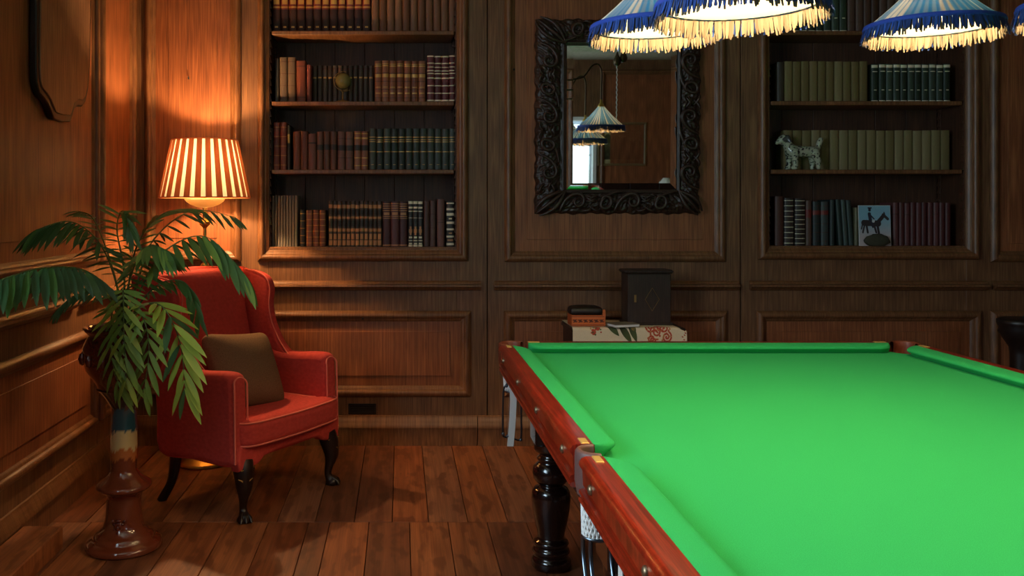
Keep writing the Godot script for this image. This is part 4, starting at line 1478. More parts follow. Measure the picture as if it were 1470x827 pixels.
	# loose seat cushion with ears in front of the arms
	var outline: Array = round_off.call(v2.call([[-0.30, -0.20], [0.0, -0.21], [0.30, -0.20], [0.305, 0.0], [0.31, 0.20], [0.375, 0.235], [0.38, 0.30], [0.32, 0.345], [0.16, 0.362], [0.0, 0.368], [-0.16, 0.362], [-0.32, 0.345], [-0.38, 0.30], [-0.375, 0.235], [-0.31, 0.20], [-0.305, 0.0]]), 4)
	b = MB.new()
	b.xf = Transform3D(Basis(Vector3.RIGHT, Vector3(0, 0, 1), Vector3(0, -1, 0)), Vector3(0, 0.425, 0.0))
	b.slab(outline, 0.125, 0.036, 5)
	var cu := obj("seat_cushion", b, M.velvet, c)
	for y in [0.481, 0.370]:
		var ring := []
		for p in outline:
			ring.append(Vector3(p.x * 0.985, y, p.y * 0.985))
		b = MB.new()
		b.tube(ring, 0.005, 6, false, true)
		obj("piping", b, M.piping, cu)
	# cabriole legs
	for q in [[-0.335, 0.265, -0.55, 0.85, true], [0.335, 0.265, 0.55, 0.85, true], [-0.31, -0.215, -0.35, -0.9, false], [0.31, -0.215, 0.35, -0.9, false]]:
		var o := Vector3(q[2], 0, q[3]).normalized()
		var p := Vector3(q[0], 0, q[1])
		b = MB.new()
		if q[4]:
			b.tube(smooth_path([p + Vector3(0, 0.29, 0), p + o * 0.018 + Vector3(0, 0.235, 0), p + o * 0.030 + Vector3(0, 0.17, 0), p + o * 0.018 + Vector3(0, 0.11, 0), p + o * 0.010 + Vector3(0, 0.065, 0), p + o * 0.020 + Vector3(0, 0.035, 0), p + o * 0.032 + Vector3(0, 0.016, 0), p + o * 0.034 + Vector3(0, 0.0, 0)], 28), smooth_path([0.052, 0.050, 0.040, 0.024, 0.019, 0.024, 0.038, 0.032], 28), 14)
		else:
			b.tube(smooth_path([p + Vector3(0, 0.32, 0), p + o * 0.01 + Vector3(0, 0.2, 0), p + o * 0.03 + Vector3(0, 0.1, 0), p + o * 0.075 + Vector3(0, 0.02, 0), p + o * 0.085], 16), smooth_path([0.034, 0.030, 0.024, 0.024, 0.026], 16), 10)
		var lg := obj("leg", b, M.carved, c)
		if q[4]:
			b = MB.new()
			for k in 7:   # carved shell on the knee and claws on the foot
				var a := -1.0 + k / 3.0
				var sd := Vector3(-o.z, 0, o.x)
				var st := p + o * 0.066 + Vector3(0, 0.188, 0)
				b.tube([st, st + sd * a * 0.022 + Vector3(0, 0.022, 0) + o * -0.002, st + sd * a * 0.036 + Vector3(0, 0.040 - 0.012 * absf(a), 0) - o * 0.008], [0.0022, 0.004, 0.002], 6)
			obj("carved_shell", b, M.brass_dull, lg)
			b = MB.new()
			for k in 3:
				var sd := Vector3(-o.z, 0, o.x) * (k - 1) * 0.022
				b.tube([p + o * 0.03 + sd * 0.4 + Vector3(0, 0.045, 0), p + o * 0.062 + sd + Vector3(0, 0.026, 0), p + o * 0.074 + sd * 1.2 + Vector3(0, 0.006, 0)], [0.008, 0.010, 0.006], 8)
			obj("claw", b, M.carved, lg)
	var pl := thing("scatter_cushion", "brown woven square cushion leaning on the red armchair's back", "cushion", Vector3(-0.832, 0.665, -4.755))
	pl.rotation = Vector3(0, atan2(0.842, 0.539), 0)
	var bb := Basis(Vector3.UP, atan2(0.842, 0.539)) * Basis(Vector3.RIGHT, -0.46) * Basis(Vector3.BACK, -0.10)
	pl.basis = bb
	b = MB.new()
	b.soft(Vector3.ZERO, Vector3(0.48, 0.42, 0.15), 0.06, 14, Vector3(0, 0, 0.03), 0.62)
	obj("cushion_cover", b, M.pillow, pl)

# ------------------------------------------------------------------ floor lamp
func floor_lamp() -> void:
	var d := 5.38
	var at := Vector3(X(294, d), 0, -d)
	var t := thing("floor_lamp", "brass floor lamp with lit striped pleated shade behind the red armchair", "lamp", at)
	var b := MB.new()
	b.lathe([[0.0, 0.0], [0.17, 0.0], [0.175, 0.012], [0.165, 0.022], [0.15, 0.025], [0.145, 0.034], [0.125, 0.040], [0.12, 0.048], [0.09, 0.056], [0.05, 0.066], [0.026, 0.09], [0.018, 0.12]], 40)
	obj("base", b, M.brass, t)
	b = MB.new()
	b.lathe([[0.012, 0.1], [0.012, 0.95], [0.020, 0.96], [0.022, 0.975], [0.012, 0.99], [0.012, 1.15], [0.022, 1.16], [0.028, 1.175], [0.022, 1.19], [0.011, 1.20], [0.010, 1.40], [0.014, 1.41], [0.030, 1.425], [0.034, 1.44], [0.028, 1.452], [0.014, 1.46], [0.012, 1.70], [0.0, 1.70]], 20)
	obj("pole", b, M.brass, t)
	b = MB.new()
	b.lathe([[0.012, 1.528], [0.05, 1.533], [0.085, 1.546], [0.11, 1.564], [0.120, 1.578], [0.115, 1.579], [0.085, 1.552], [0.03, 1.54]], 36)
	obj("glass_bowl", b, M.opal, t)
	var r0 := 0.264
	var r1 := 0.190
	var y0 := 1.588
	var y1 := 1.932
	b = MB.new()
	b.lathe([[r0, y0], [lerpf(r0, r1, 0.33), lerpf(y0, y1, 0.33)], [lerpf(r0, r1, 0.66), lerpf(y0, y1, 0.66)], [r1, y1]], 72)
	var sh := obj("lamp_shade", b, M.shade_cream, t)
	b = MB.new()
	var w0 := 0.58 * TAU / 26 * r0 * 0.5
	var w1 := 0.66 * TAU / 26 * r1 * 0.5
	var rows := []
	for k in 5:
		var f := k / 4.0
		var rr := lerpf(r0, r1, f)
		var w := lerpf(w0, w1, f)
		rows.append([Vector3(-w, lerpf(y0, y1, f), rr + 0.001), Vector3(-w * 0.9, lerpf(y0, y1, f), rr + 0.006), Vector3(0, lerpf(y0, y1, f), rr + 0.009), Vector3(w * 0.9, lerpf(y0, y1, f), rr + 0.006), Vector3(w, lerpf(y0, y1, f), rr + 0.001)])
	b.grid(rows)
	var pm := b.mesh()
	for k in 26:
		var o := obj("pleat", pm, M.pleat, sh)
		o.rotation.y = TAU * k / 26 + 0.06
	for y in [[y0, r0], [y1, r1]]:
		b = MB.new()
		var ring := []
		for k in 40:
			ring.append(Vector3(cos(TAU * k / 40) * (y[1] + 0.002), y[0], -sin(TAU * k / 40) * (y[1] + 0.002)))
		b.tube(ring, 0.004, 6, false, true)
		obj("shade_rim", b, M.pleat, sh)
	b = MB.new()
	b.ball(Vector3(0, 1.79, 0), Vector3(0.03, 0.042, 0.03), 16)
	obj("bulb", b, M.bulb_warm, t)
	var om := OmniLight3D.new()
	om.name = "bulb_light"
	om.light_color = Color(1.0, 0.80, 0.56)
	om.light_energy = LAMP
	om.light_size = 0.03
	om.omni_range = 14.0
	om.omni_attenuation = 2.0
	om.shadow_enabled = true
	om.position = Vector3(0, 1.79, 0)
	t.add_child(om)

# ------------------------------------------------------------------ plant on its pedestal
func plant() -> void:
	var d := 4.03
	var k := d / FL
	var cx := X(178, d)
	var ped := thing("jardiniere_pedestal", "glazed brown majolica pedestal with cream and teal band under the palm", "pedestal", Vector3(cx, 0, -d))
	var prof := [[52, 785], [54, 782], [54, 778], [51, 774], [45, 772], [42, 769], [42, 766], [38, 763], [34, 761], [33, 758], [30, 756], [28, 750], [26, 742], [25, 732], [24, 722], [24, 714], [26, 707], [33, 702], [38, 699], [39.5, 696], [37, 692], [29, 687], [23, 682], [19.5, 676]]
	var pts := [[0.0, 0.0]]
	for p in prof:
		pts.append([p[0] * k, (785 - p[1]) * k])
	var y := 676.0
	while y > 560.0:
		y -= 3.5
		var hw := 18.3 + 0.8 * sin((676.0 - y) * 0.05)
		if y < 590.0:
			hw += pow((590.0 - y) / 30.0, 1.6) * 17.0
		pts.append([hw * k, (785 - y) * k])
	var b := MB.new()
	var rows := []
	var cols := []
	var nz := FastNoiseLite.new()
	nz.seed = 3
	nz.frequency = 1.0
	for p in pts:
		var row := []
		var cr := []
		for j in 48:
			var a := TAU * j / 48
			row.append(Vector3(cos(a) * p[0], p[1], -sin(a) * p[0]))
			var py: float = 785.0 - p[1] / k + nz.get_noise_2d(cos(a) * 5.0, sin(a) * 5.0) * 11.0
			var c := Color(0.155, 0.035, 0.014)
			if py < 585:
				c = Color(0.035, 0.022, 0.02)
			elif py < 616:
				c = Color(0.02, 0.075, 0.095)
			elif py < 642:
				c = Color(0.55, 0.42, 0.20)
			elif py < 656:
				c = Color(0.42, 0.13, 0.035)
			cr.append(c)
		rows.append(row)
		cols.append(cr)
	b.grid(rows, true, false, cols)
	obj("column", b, M.glaze_v, ped)
	b = MB.new()
	for q in [[0.0, 0.0, 0.022, 0.026], [-0.018, 0.012, 0.010, 0.008], [0.018, 0.012, 0.010, 0.008], [0.0, -0.004, 0.009, 0.014], [-0.016, -0.012, 0.011, 0.012], [0.016, -0.012, 0.011, 0.012], [0.0, -0.024, 0.012, 0.008], [-0.026, 0.022, 0.010, 0.012], [0.026, 0.022, 0.010, 0.012], [0.0, 0.030, 0.016, 0.008]]:
		b.ball(Vector3(q[0], 0.115 + q[1], 0.079 + (0.006 if q[2] < 0.02 else 0.0) - absf(q[0]) * 0.5), Vector3(q[2], q[3], 0.012), 12)
	obj("mask_relief", b, M.glaze, ped)
	var py0 := (785 - 561) * k
	var pot := thing("jardiniere_pot", "round glossy brown glazed pot holding the palm", "pot", Vector3(cx, py0, -d))
	b = MB.new()
	b.lathe([[0.0, 0.0], [0.10, 0.0], [0.115, 0.01], [0.115, 0.025], [0.13, 0.05], [0.165, 0.10], [0.18, 0.15], [0.178, 0.20], [0.160, 0.24], [0.150, 0.255], [0.165, 0.27], [0.178, 0.285], [0.172, 0.292], [0.155, 0.288], [0.145, 0.262]], 44)
	obj("bowl", b, M.glaze, pot)
	b = MB.new()
	b.ball(Vector3(0.178, 0.155, 0), Vector3(0.018, 0.03, 0.018), 8)
	var boss := b.mesh()
	for j in 14:
		obj("boss_ornament", boss, M.glaze, pot).rotation.y = TAU * j / 14
	b = MB.new()
	b.lathe([[0.001, 0.262], [0.15, 0.258]], 24)
	var so := obj("soil", b, M.soil, pot)
	so.rotation.x = 0.0
	# fronds: control points as pixel and depth, leaf length, leaf tone, hang
	var palm := thing("parlour_palm", "arching green parlour palm in a brown glazed pot", "plant", Vector3.ZERO)
	var y_top := 470.0
	var fr := [
		[[[178, 470, 4.03], [165, 400, 4.00], [140, 345, 3.95], [100, 318, 3.88], [52, 330, 3.80]], 0.15, 3, 0.9, 40, true],
		[[[176, 470, 4.03], [160, 420, 3.90], [120, 388, 3.60], [60, 385, 3.30], [-10, 405, 3.05]], 0.17, 3, 1.0, 40, true],
		[[[178, 470, 4.03], [178, 390, 4.05], [168, 330, 4.05], [176, 303, 4.03], [190, 335, 4.0]], 0.10, 0, 0.5, 30, false],
		[[[180, 470, 4.03], [186, 400, 4.05], [200, 345, 4.06], [232, 308, 4.05], [268, 300, 4.02]], 0.11, 0, 0.2, 30, false],
		[[[180, 470, 4.03], [196, 410, 4.10], [220, 345, 4.15], [275, 303, 4.2], [338, 312, 4.2]], 0.10, 3, 0.9, 30, false],
		[[[180, 470, 4.03], [200, 420, 3.98], [235, 362, 3.95], [295, 340, 3.93], [352, 396, 3.92]], 0.17, 0, 1.0, 34, true],
		[[[180, 470, 4.03], [205, 430, 4.0], [235, 405, 4.0], [268, 408, 4.0], [285, 455, 4.0]], 0.10, 0, 0.8, 34, false],
		[[[180, 470, 4.03], [200, 440, 3.90], [232, 440, 3.80], [258, 490, 3.76], [266, 560, 3.78]], 0.17, 2, 0.1, 26, true],
		[[[176, 470, 4.03], [176, 420, 3.88], [177, 430, 3.80], [178, 480, 3.76], [182, 545, 3.80]], 0.14, 1, 0.15, 24, true],
		[[[178, 470, 4.03], [190, 450, 3.88], [205, 455, 3.8], [214, 500, 3.78], [207, 560, 3.82]], 0.13, 1, 0.2, 20, true],
		[[[176, 470, 4.03], [158, 430, 4.0], [135, 420, 3.98], [108, 424, 3.95], [85, 442, 3.92]], 0.085, 3, 0.7, 30, false],
		[[[178, 470, 4.03], [182, 420, 4.0], [196, 375, 3.95], [215, 352, 3.9], [240, 360, 3.86]], 0.14, 0, 1.0, 34, true],
		[[[178, 470, 4.03], [168, 410, 4.1], [150, 350, 4.2], [132, 312, 4.25], [112, 303, 4.3]], 0.09, 3, 0.4, 26, false],
		[[[174, 470, 4.03], [168, 440, 3.9], [160, 455, 3.82], [160, 510, 3.8], [172, 560, 3.84]], 0.12, 1, 0.2, 20, true],
	]
	var leaf := MB.new()
	var lrows := [[], [], []]
	for i in 8:
		var f := i / 7.0
		var w := 0.078 * pow(sin(PI * clampf(f * 0.93 + 0.06, 0.0, 1.0)), 0.8)
		var bend := -0.10 * f * f
		lrows[0].append(Vector3(-w, bend + 0.018 * w / 0.078, f))
		lrows[1].append(Vector3(0, bend, f))
		lrows[2].append(Vector3(w, bend + 0.018 * w / 0.078, f))
	leaf.grid(lrows)
	var lm := leaf.mesh()
	var fi := 0
	for f in fr:
		var cp := []
		for p in f[0]:
			cp.append(P(p[0], p[1], p[2]))
		var path := smooth_path(cp, 60)
		var rad := []
		for i in 61:
			rad.append(lerpf(0.0055, 0.0014, i / 60.0))
		b = MB.new()
		b.tube(path, rad, 6)
		var fo := obj("frond", b, M.stem, palm)
		var n: int = f[4]
		var loose: bool = f[5]      # the large fronds show their leaflets one by one
		var joined := MB.new()
		for i in n:
			var q := minf(0.32 + 0.68 * (i / 2 * 2.0) / (n - 2.0), 1.0)
			var idx := clampi(int(q * 60), 1, 59)
			var p: Vector3 = path[idx]
			var tg: Vector3 = (path[idx + 1] - path[idx - 1]).normalized()
			var sd := tg.cross(Vector3.UP).normalized()
			if absf(tg.y) > 0.85:
				sd = Vector3(1, 0, 0.25).normalized()
			var s := 1.0 if i % 2 == 0 else -1.0
			var along := lerpf(0.5, 1.2, q * q)
			var dir: Vector3 = (tg * along + sd * s * (1.15 - 0.6 * q) + Vector3.DOWN * f[3] * rng.randf_range(0.75, 1.1) + Vector3(rng.randf_range(-0.12, 0.12), rng.randf_range(-0.1, 0.1), rng.randf_range(-0.12, 0.12))).normalized()
			var ln: float = f[1] * (0.5 + 0.6 * sin(PI * clampf((q - 0.2) * 0.9, 0.0, 1.0))) * rng.randf_range(0.9, 1.1)
			var up := (Vector3.UP + Vector3(0, 0, 0.7) + tg * 0.2)
			up = (up - dir * up.dot(dir)).normalized()
			var xf := Transform3D(Basis(up.cross(dir) * ln * 1.1, up * ln, dir * ln), p)
			if loose:
				var o := obj("leaflet", lm, M.leaf[f[2] if rng.randf() < 0.8 else (f[2] + 1) % 4], fo)
				o.transform = xf
			else:
				joined.xf = xf
				joined.grid(lrows)
		if not loose:
			stuff(obj("leaflets", joined, M.leaf[f[2]], fo))
		fi += 1

# ------------------------------------------------------------------ side cabinet and what stands on it
func paint_line(im: Image, a: Vector2, b: Vector2, r: float, col: Color) -> void:
	var n := int(a.distance_to(b)) + 1
	for k in n + 1:
		paint_dot(im, a.lerp(b, float(k) / n), Vector2(r, r), col)

func paint_dot(im: Image, c: Vector2, r: Vector2, col: Color) -> void:
	for y in range(maxi(0, int(c.y - r.y)), mini(im.get_height(), int(c.y + r.y) + 1)):
		for x in range(maxi(0, int(c.x - r.x)), mini(im.get_width(), int(c.x + r.x) + 1)):
			if pow((x - c.x) / r.x, 2) + pow((y - c.y) / r.y, 2) <= 1.0:
				im.set_pixel(x, y, col)

func floral() -> ImageTexture:
	var im := Image.create(512, 400, false, Image.FORMAT_RGB8)
	var r := RandomNumberGenerator.new()
	r.seed = 2
	for y in 400:
		for x in 512:
			var q := r.randf_range(-0.03, 0.03)
			im.set_pixel(x, y, Color(0.87 + q, 0.80 + q, 0.68 + q))
	var green := c8(74, 84, 46)
	var rose := c8(178, 62, 44)
	var ochre := c8(186, 130, 70)
	# leafy spray and scrolling rose ornament, as on the cloth's front
	for q in [[150, 205, 205, 262, 11], [205, 210, 262, 290, 12], [250, 205, 285, 285, 11], [215, 190, 250, 215, 8], [140, 60, 220, 140, 12], [300, 90, 380, 170, 12], [262, 215, 280, 245, 9]]:
		for k in 30:
			var f := k / 29.0
			paint_dot(im, Vector2(q[0], q[1]).lerp(Vector2(q[2], q[3]), f), Vector2(1, 1) * (2.0 + q[4] * sin(PI * f)), green.lerp(ochre, 0.3 + 0.3 * sin(f * 11.0)) if q[0] == 262 else green.lerp(c8(38, 44, 26), 0.5 + 0.5 * sin(f * 6.0)))
	for q in [[345, 228, 24], [372, 248, 30], [405, 232, 26], [420, 268, 22], [352, 276, 18], [390, 205, 18], [110, 232, 13], [92, 250, 10], [200, 110, 24], [350, 110, 26]]:
		for k in 70:
			var a: float = k * 0.16 + q[0]
			var rr: float = q[2] * (1.0 - k / 76.0)
			paint_dot(im, Vector2(q[0], q[1]) + Vector2(cos(a), sin(a)) * rr, Vector2(3.6, 3.6), rose if k % 6 else ochre)
	for k in 40:
		paint_dot(im, Vector2(r.randf_range(330, 435), r.randf_range(205, 300)), Vector2(4, 4), rose.lerp(ochre, r.randf()))
	for k in 18:
		paint_dot(im, Vector2(497 + r.randf_range(-8, 8), 190 + k * 9), Vector2(4, 3), rose.lerp(ochre, r.randf()))
	for k in 14:
		paint_dot(im, Vector2(r.randf_range(80, 130), r.randf_range(220, 262)), Vector2(4, 3), [rose, green, ochre][k % 3])
	return ImageTexture.create_from_image(im)

func side_cabinet() -> void:
	var zf := 5.30
	var x0 := X(821, zf)
	var x1 := X(985, zf)
	var yt := 0.815
	var zb := 5.66
	var t := thing("side_cabinet", "low dark wooden cabinet between the snooker table and panelling", "cabinet", Vector3((x0 + x1) / 2, 0, -(zf + zb) / 2))
	var w := x1 - x0
	var dp := zb - zf
	var b := MB.new()
	b.box(Vector3(0, yt / 2 + 0.02, 0), Vector3(w - 0.02, yt - 0.07, dp - 0.02), 0.006)
	obj("body", b, M.dark_wood, t)
	b = MB.new()
	b.box(Vector3(0, yt - 0.016, 0), Vector3(w, 0.026, dp), 0.006)
	obj("top", b, M.dark_wood, t)
	for s in [-1.0, 1.0]:
		b = MB.new()
		b.box(Vector3(s * w * 0.235, 0.40, dp / 2 - 0.004), Vector3(w * 0.44, 0.62, 0.018), 0.004)
		var dr := obj("door", b, M.dark_wood, t)
		b = MB.new()
		b.ball(Vector3(s * 0.03, 0.44, dp / 2 + 0.015), Vector3(0.012, 0.012, 0.012), 10)
		obj("knob", b, M.brass, dr)
		for z in [-1.0, 1.0]:
			b = MB.new()
			b.box(Vector3(s * (w / 2 - 0.05), 0.03, z * (dp / 2 - 0.05)), Vector3(0.06, 0.06, 0.06), 0.006)
			obj("foot", b, M.dark_wood, t)
	# runner over the top and down the front
	var cl := thing("floral_runner", "cream cloth with rose and leaf print over the side cabinet", "cloth", Vector3((x0 + x1) / 2, 0, -(zf + zb) / 2))
	var cm := mat(Color.WHITE, 0.9)
	cm.albedo_texture = floral()
	b = MB.new()
	var line := []
	for k in 5:
		line.append(Vector2(lerpf(-dp / 2, dp / 2 - 0.02, k / 4.0), yt + 0.003))
	for k in 6:
		var a := PI / 2 * k / 5.0
		line.append(Vector2(dp / 2 - 0.014 + sin(a) * 0.02, yt - 0.017 + cos(a) * 0.02))
	for k in range(1, 6):
		line.append(Vector2(dp / 2 + 0.006 + 0.003 * sin(k * 1.3), yt - 0.017 - 0.045 * k))
	var rows := []
	var total := 0.0
	var lens := [0.0]
	for k in range(1, line.size()):
		total += line[k].distance_to(line[k - 1])
		lens.append(total)
	var k0 := b.v.size()
	for k in range(line.size() - 1, -1, -1):
		var row := []
		for j in 13:
			var x := lerpf(-w / 2 + 0.004, w / 2 + 0.004, j / 12.0)
			var sag := 0.0
			if j == 12:
				sag = -0.016
				x -= 0.002
			row.append(Vector3(x, line[k].y + sag, line[k].x + 0.002 * sin(j * 1.1) * (1.0 if k > 9 else 0.0)))
		rows.append(row)
	b.grid(rows)
	for i in rows.size():
		for j in 13:
			b.t[k0 + i * 13 + j] = Vector2(j / 12.0, 0.98 * lens[rows.size() - 1 - i] / total)
	obj("cloth", b, cm, cl)
	# tall dark casket with lozenge inlay
	var z := 5.48
	var ks := z / FL
	var cb := thing("dark_casket", "tall black box with lozenge inlay and keyhole standing on floral cloth", "box", Vector3(X(927, z), yt + 0.004, -z))
	b = MB.new()
	b.box(Vector3(0, 0.155, 0), Vector3(61 * ks, 0.31, 0.16), 0.004)
	obj("body", b, M.casket, cb)
	b = MB.new()
	b.box(Vector3(0, 0.322, 0), Vector3(68 * ks, 0.022, 0.176), 0.008)
	obj("lid", b, M.casket, cb)
	b = MB.new()
	b.box(Vector3(0, 0.008, 0), Vector3(66 * ks, 0.016, 0.172), 0.004)
	obj("plinth", b, M.casket, cb)
	b = MB.new()
	var lz := [Vector3(4 * ks, 0.225, 0.0815), Vector3(14 * ks, 0.155, 0.0815), Vector3(4 * ks, 0.085, 0.0815), Vector3(-6 * ks, 0.155, 0.0815)]
	for k in 4:
		b.tube([lz[k], lz[(k + 1) % 4]], 0.0012, 5)
	obj("lozenge_inlay", b, M.brass_dull, cb)
	b = MB.new()
	b.box(Vector3(-20 * ks, 0.16, 0.081), Vector3(0.014, 0.045, 0.003), 0.001)
	obj("keyhole_plate", b, M.brass_dull, cb)
	# marquetry box with dark padded lid
	z = 5.40
	ks = z / FL
	var mb := thing("inlaid_box", "small orange inlaid box with domed dark lid on floral cloth", "box", Vector3(X(841, z), yt + 0.004, -z))
	var im := Image.create(128, 48, false, Image.FORMAT_RGB8)
	im.fill(c8(206, 104, 44))
	for k in 6:
		var c := Vector2(12 + k * 21, 24)
		for q in [[0, 0, 5, 7], [-6, -4, 4, 3], [6, 4, 4, 3], [-5, 6, 3, 2], [6, -6, 3, 2]]:
			paint_dot(im, c + Vector2(q[0], q[1]), Vector2(q[2], q[3]), c8(88, 38, 20))
	for yy in [4, 43]:
		paint_line(im, Vector2(0, yy), Vector2(127, yy), 1.6, c8(120, 52, 24))
	var im_m := mat(Color.WHITE, 0.4)
	im_m.albedo_texture = ImageTexture.create_from_image(im)
	b = MB.new()
	var hx := 24.0 * ks
	b.box(Vector3(0, 0.034, -0.002), Vector3(hx * 2 - 0.004, 0.066, 0.13), 0.003)
	obj("body", b, mat(c8(190, 92, 40), 0.4), mb)
	b = MB.new()
	b.quad(Vector3(-hx + 0.004, 0.004, 0.0645), Vector3(-hx + 0.004, 0.064, 0.0645), Vector3(hx - 0.004, 0.064, 0.0645), Vector3(hx - 0.004, 0.004, 0.0645), [Vector2(0, 1), Vector2(0, 0), Vector2(1, 0), Vector2(1, 1)])
	obj("inlay_panel", b, im_m, mb)
	b = MB.new()
	b.soft(Vector3(-0.006, 0.088, 0), Vector3(hx * 2 - 0.006, 0.05, 0.13), 0.022, 8, Vector3(0, 0.01, 0))
	obj("lid", b, M.black_wood, mb)
	b = MB.new()
	b.box(Vector3(hx - 0.004, 0.05, 0.052), Vector3(0.018, 0.098, 0.018), 0.003)
	obj("corner_post", b, mat(c8(200, 100, 46), 0.4), mb)
	# book lying flat
	z = 5.345
	var bo := thing("flat_book", "grey book lying flat on floral cloth before the dark casket", "book", Vector3(X(894, z), yt + 0.004, -z), 0.25)
	b = MB.new()
	b.box(Vector3(0, 0.009, 0), Vector3(0.158, 0.014, 0.112), 0.0)
	obj("page_block", b, M.white, bo)
	for y in [0.001, 0.0172]:
		b = MB.new()
		b.box(Vector3(0, y + 0.001, 0), Vector3(0.165, 0.003, 0.12), 0.001)
		obj("cover", b, mat(c8(120, 112, 92), 0.6), bo)

# ------------------------------------------------------------------ ornaments and fittings
func nets(b: MB, lo: Vector3, hi: Vector3, cell: float, f: Callable, paint: Callable) -> void:
	var nx := int((hi.x - lo.x) / cell) + 1
	var ny := int((hi.y - lo.y) / cell) + 1
	var nz := int((hi.z - lo.z) / cell) + 1
	var val := PackedFloat32Array()
	val.resize(nx * ny * nz)
	for z in nz:
		for y in ny:
			for x in nx:
				val[(z * ny + y) * nx + x] = f.call(lo + Vector3(x, y, z) * cell)
	var id := {}
	for z in nz - 1:
		for y in ny - 1:
			for x in nx - 1:
				var s := Vector3.ZERO
				var c := 0
				for ed in [[0, 0, 0, 1, 0, 0], [0, 1, 0, 1, 1, 0], [0, 0, 1, 1, 0, 1], [0, 1, 1, 1, 1, 1], [0, 0, 0, 0, 1, 0], [1, 0, 0, 1, 1, 0], [0, 0, 1, 0, 1, 1], [1, 0, 1, 1, 1, 1], [0, 0, 0, 0, 0, 1], [1, 0, 0, 1, 0, 1], [0, 1, 0, 0, 1, 1], [1, 1, 0, 1, 1, 1]]:
					var a := val[((z + ed[2]) * ny + y + ed[1]) * nx + x + ed[0]]
					var d := val[((z + ed[5]) * ny + y + ed[4]) * nx + x + ed[3]]
					if (a < 0) != (d < 0):
						s += Vector3(ed[0], ed[1], ed[2]).lerp(Vector3(ed[3], ed[4], ed[5]), a / (a - d))
						c += 1
				if c:
					var p := lo + (Vector3(x, y, z) + s / c) * cell
					var h := cell * 0.5
					var n := Vector3(f.call(p + Vector3(h, 0, 0)) - f.call(p - Vector3(h, 0, 0)), f.call(p + Vector3(0, h, 0)) - f.call(p - Vector3(0, h, 0)), f.call(p + Vector3(0, 0, h)) - f.call(p - Vector3(0, 0, h)))
					b.cur = paint.call(p)
					id[(z * ny + y) * nx + x] = b.put(p, n)
	for z in range(1, nz - 1):
		for y in range(1, ny - 1):
			for x in range(1, nx - 1):
				var k := (z * ny + y) * nx + x
				for ax in 3:
					var st: int = [1, nx, nx * ny][ax]
					var a := val[k]
					var d := val[k + st]
					if (a < 0) == (d < 0):
						continue
					var u: int = [nx, nx * ny, 1][ax]
					var w: int = [nx * ny, 1, nx][ax]
					var q := [k, k - u, k - u - w, k - w]
					var ok := true
					for m in q:
						ok = ok and id.has(m)
					if not ok:
						continue
					var o := [id[q[0]], id[q[1]], id[q[2]], id[q[3]]]
					if a < 0:
						b.ix.append_array([o[0], o[2], o[1], o[0], o[3], o[2]])
					else:
						b.ix.append_array([o[0], o[1], o[2], o[0], o[2], o[3]])

func capsule(p: Vector3, a: Vector3, b: Vector3, ra: float, rb: float) -> float:
	var d := b - a
	var h := clampf((p - a).dot(d) / d.dot(d), 0.0, 1.0)
	return (p - a - d * h).length() - lerpf(ra, rb, h)

func smin(a: float, b: float, k: float) -> float:
	var h := maxf(k - absf(a - b), 0.0) / k
	return minf(a, b) - h * h * k * 0.25

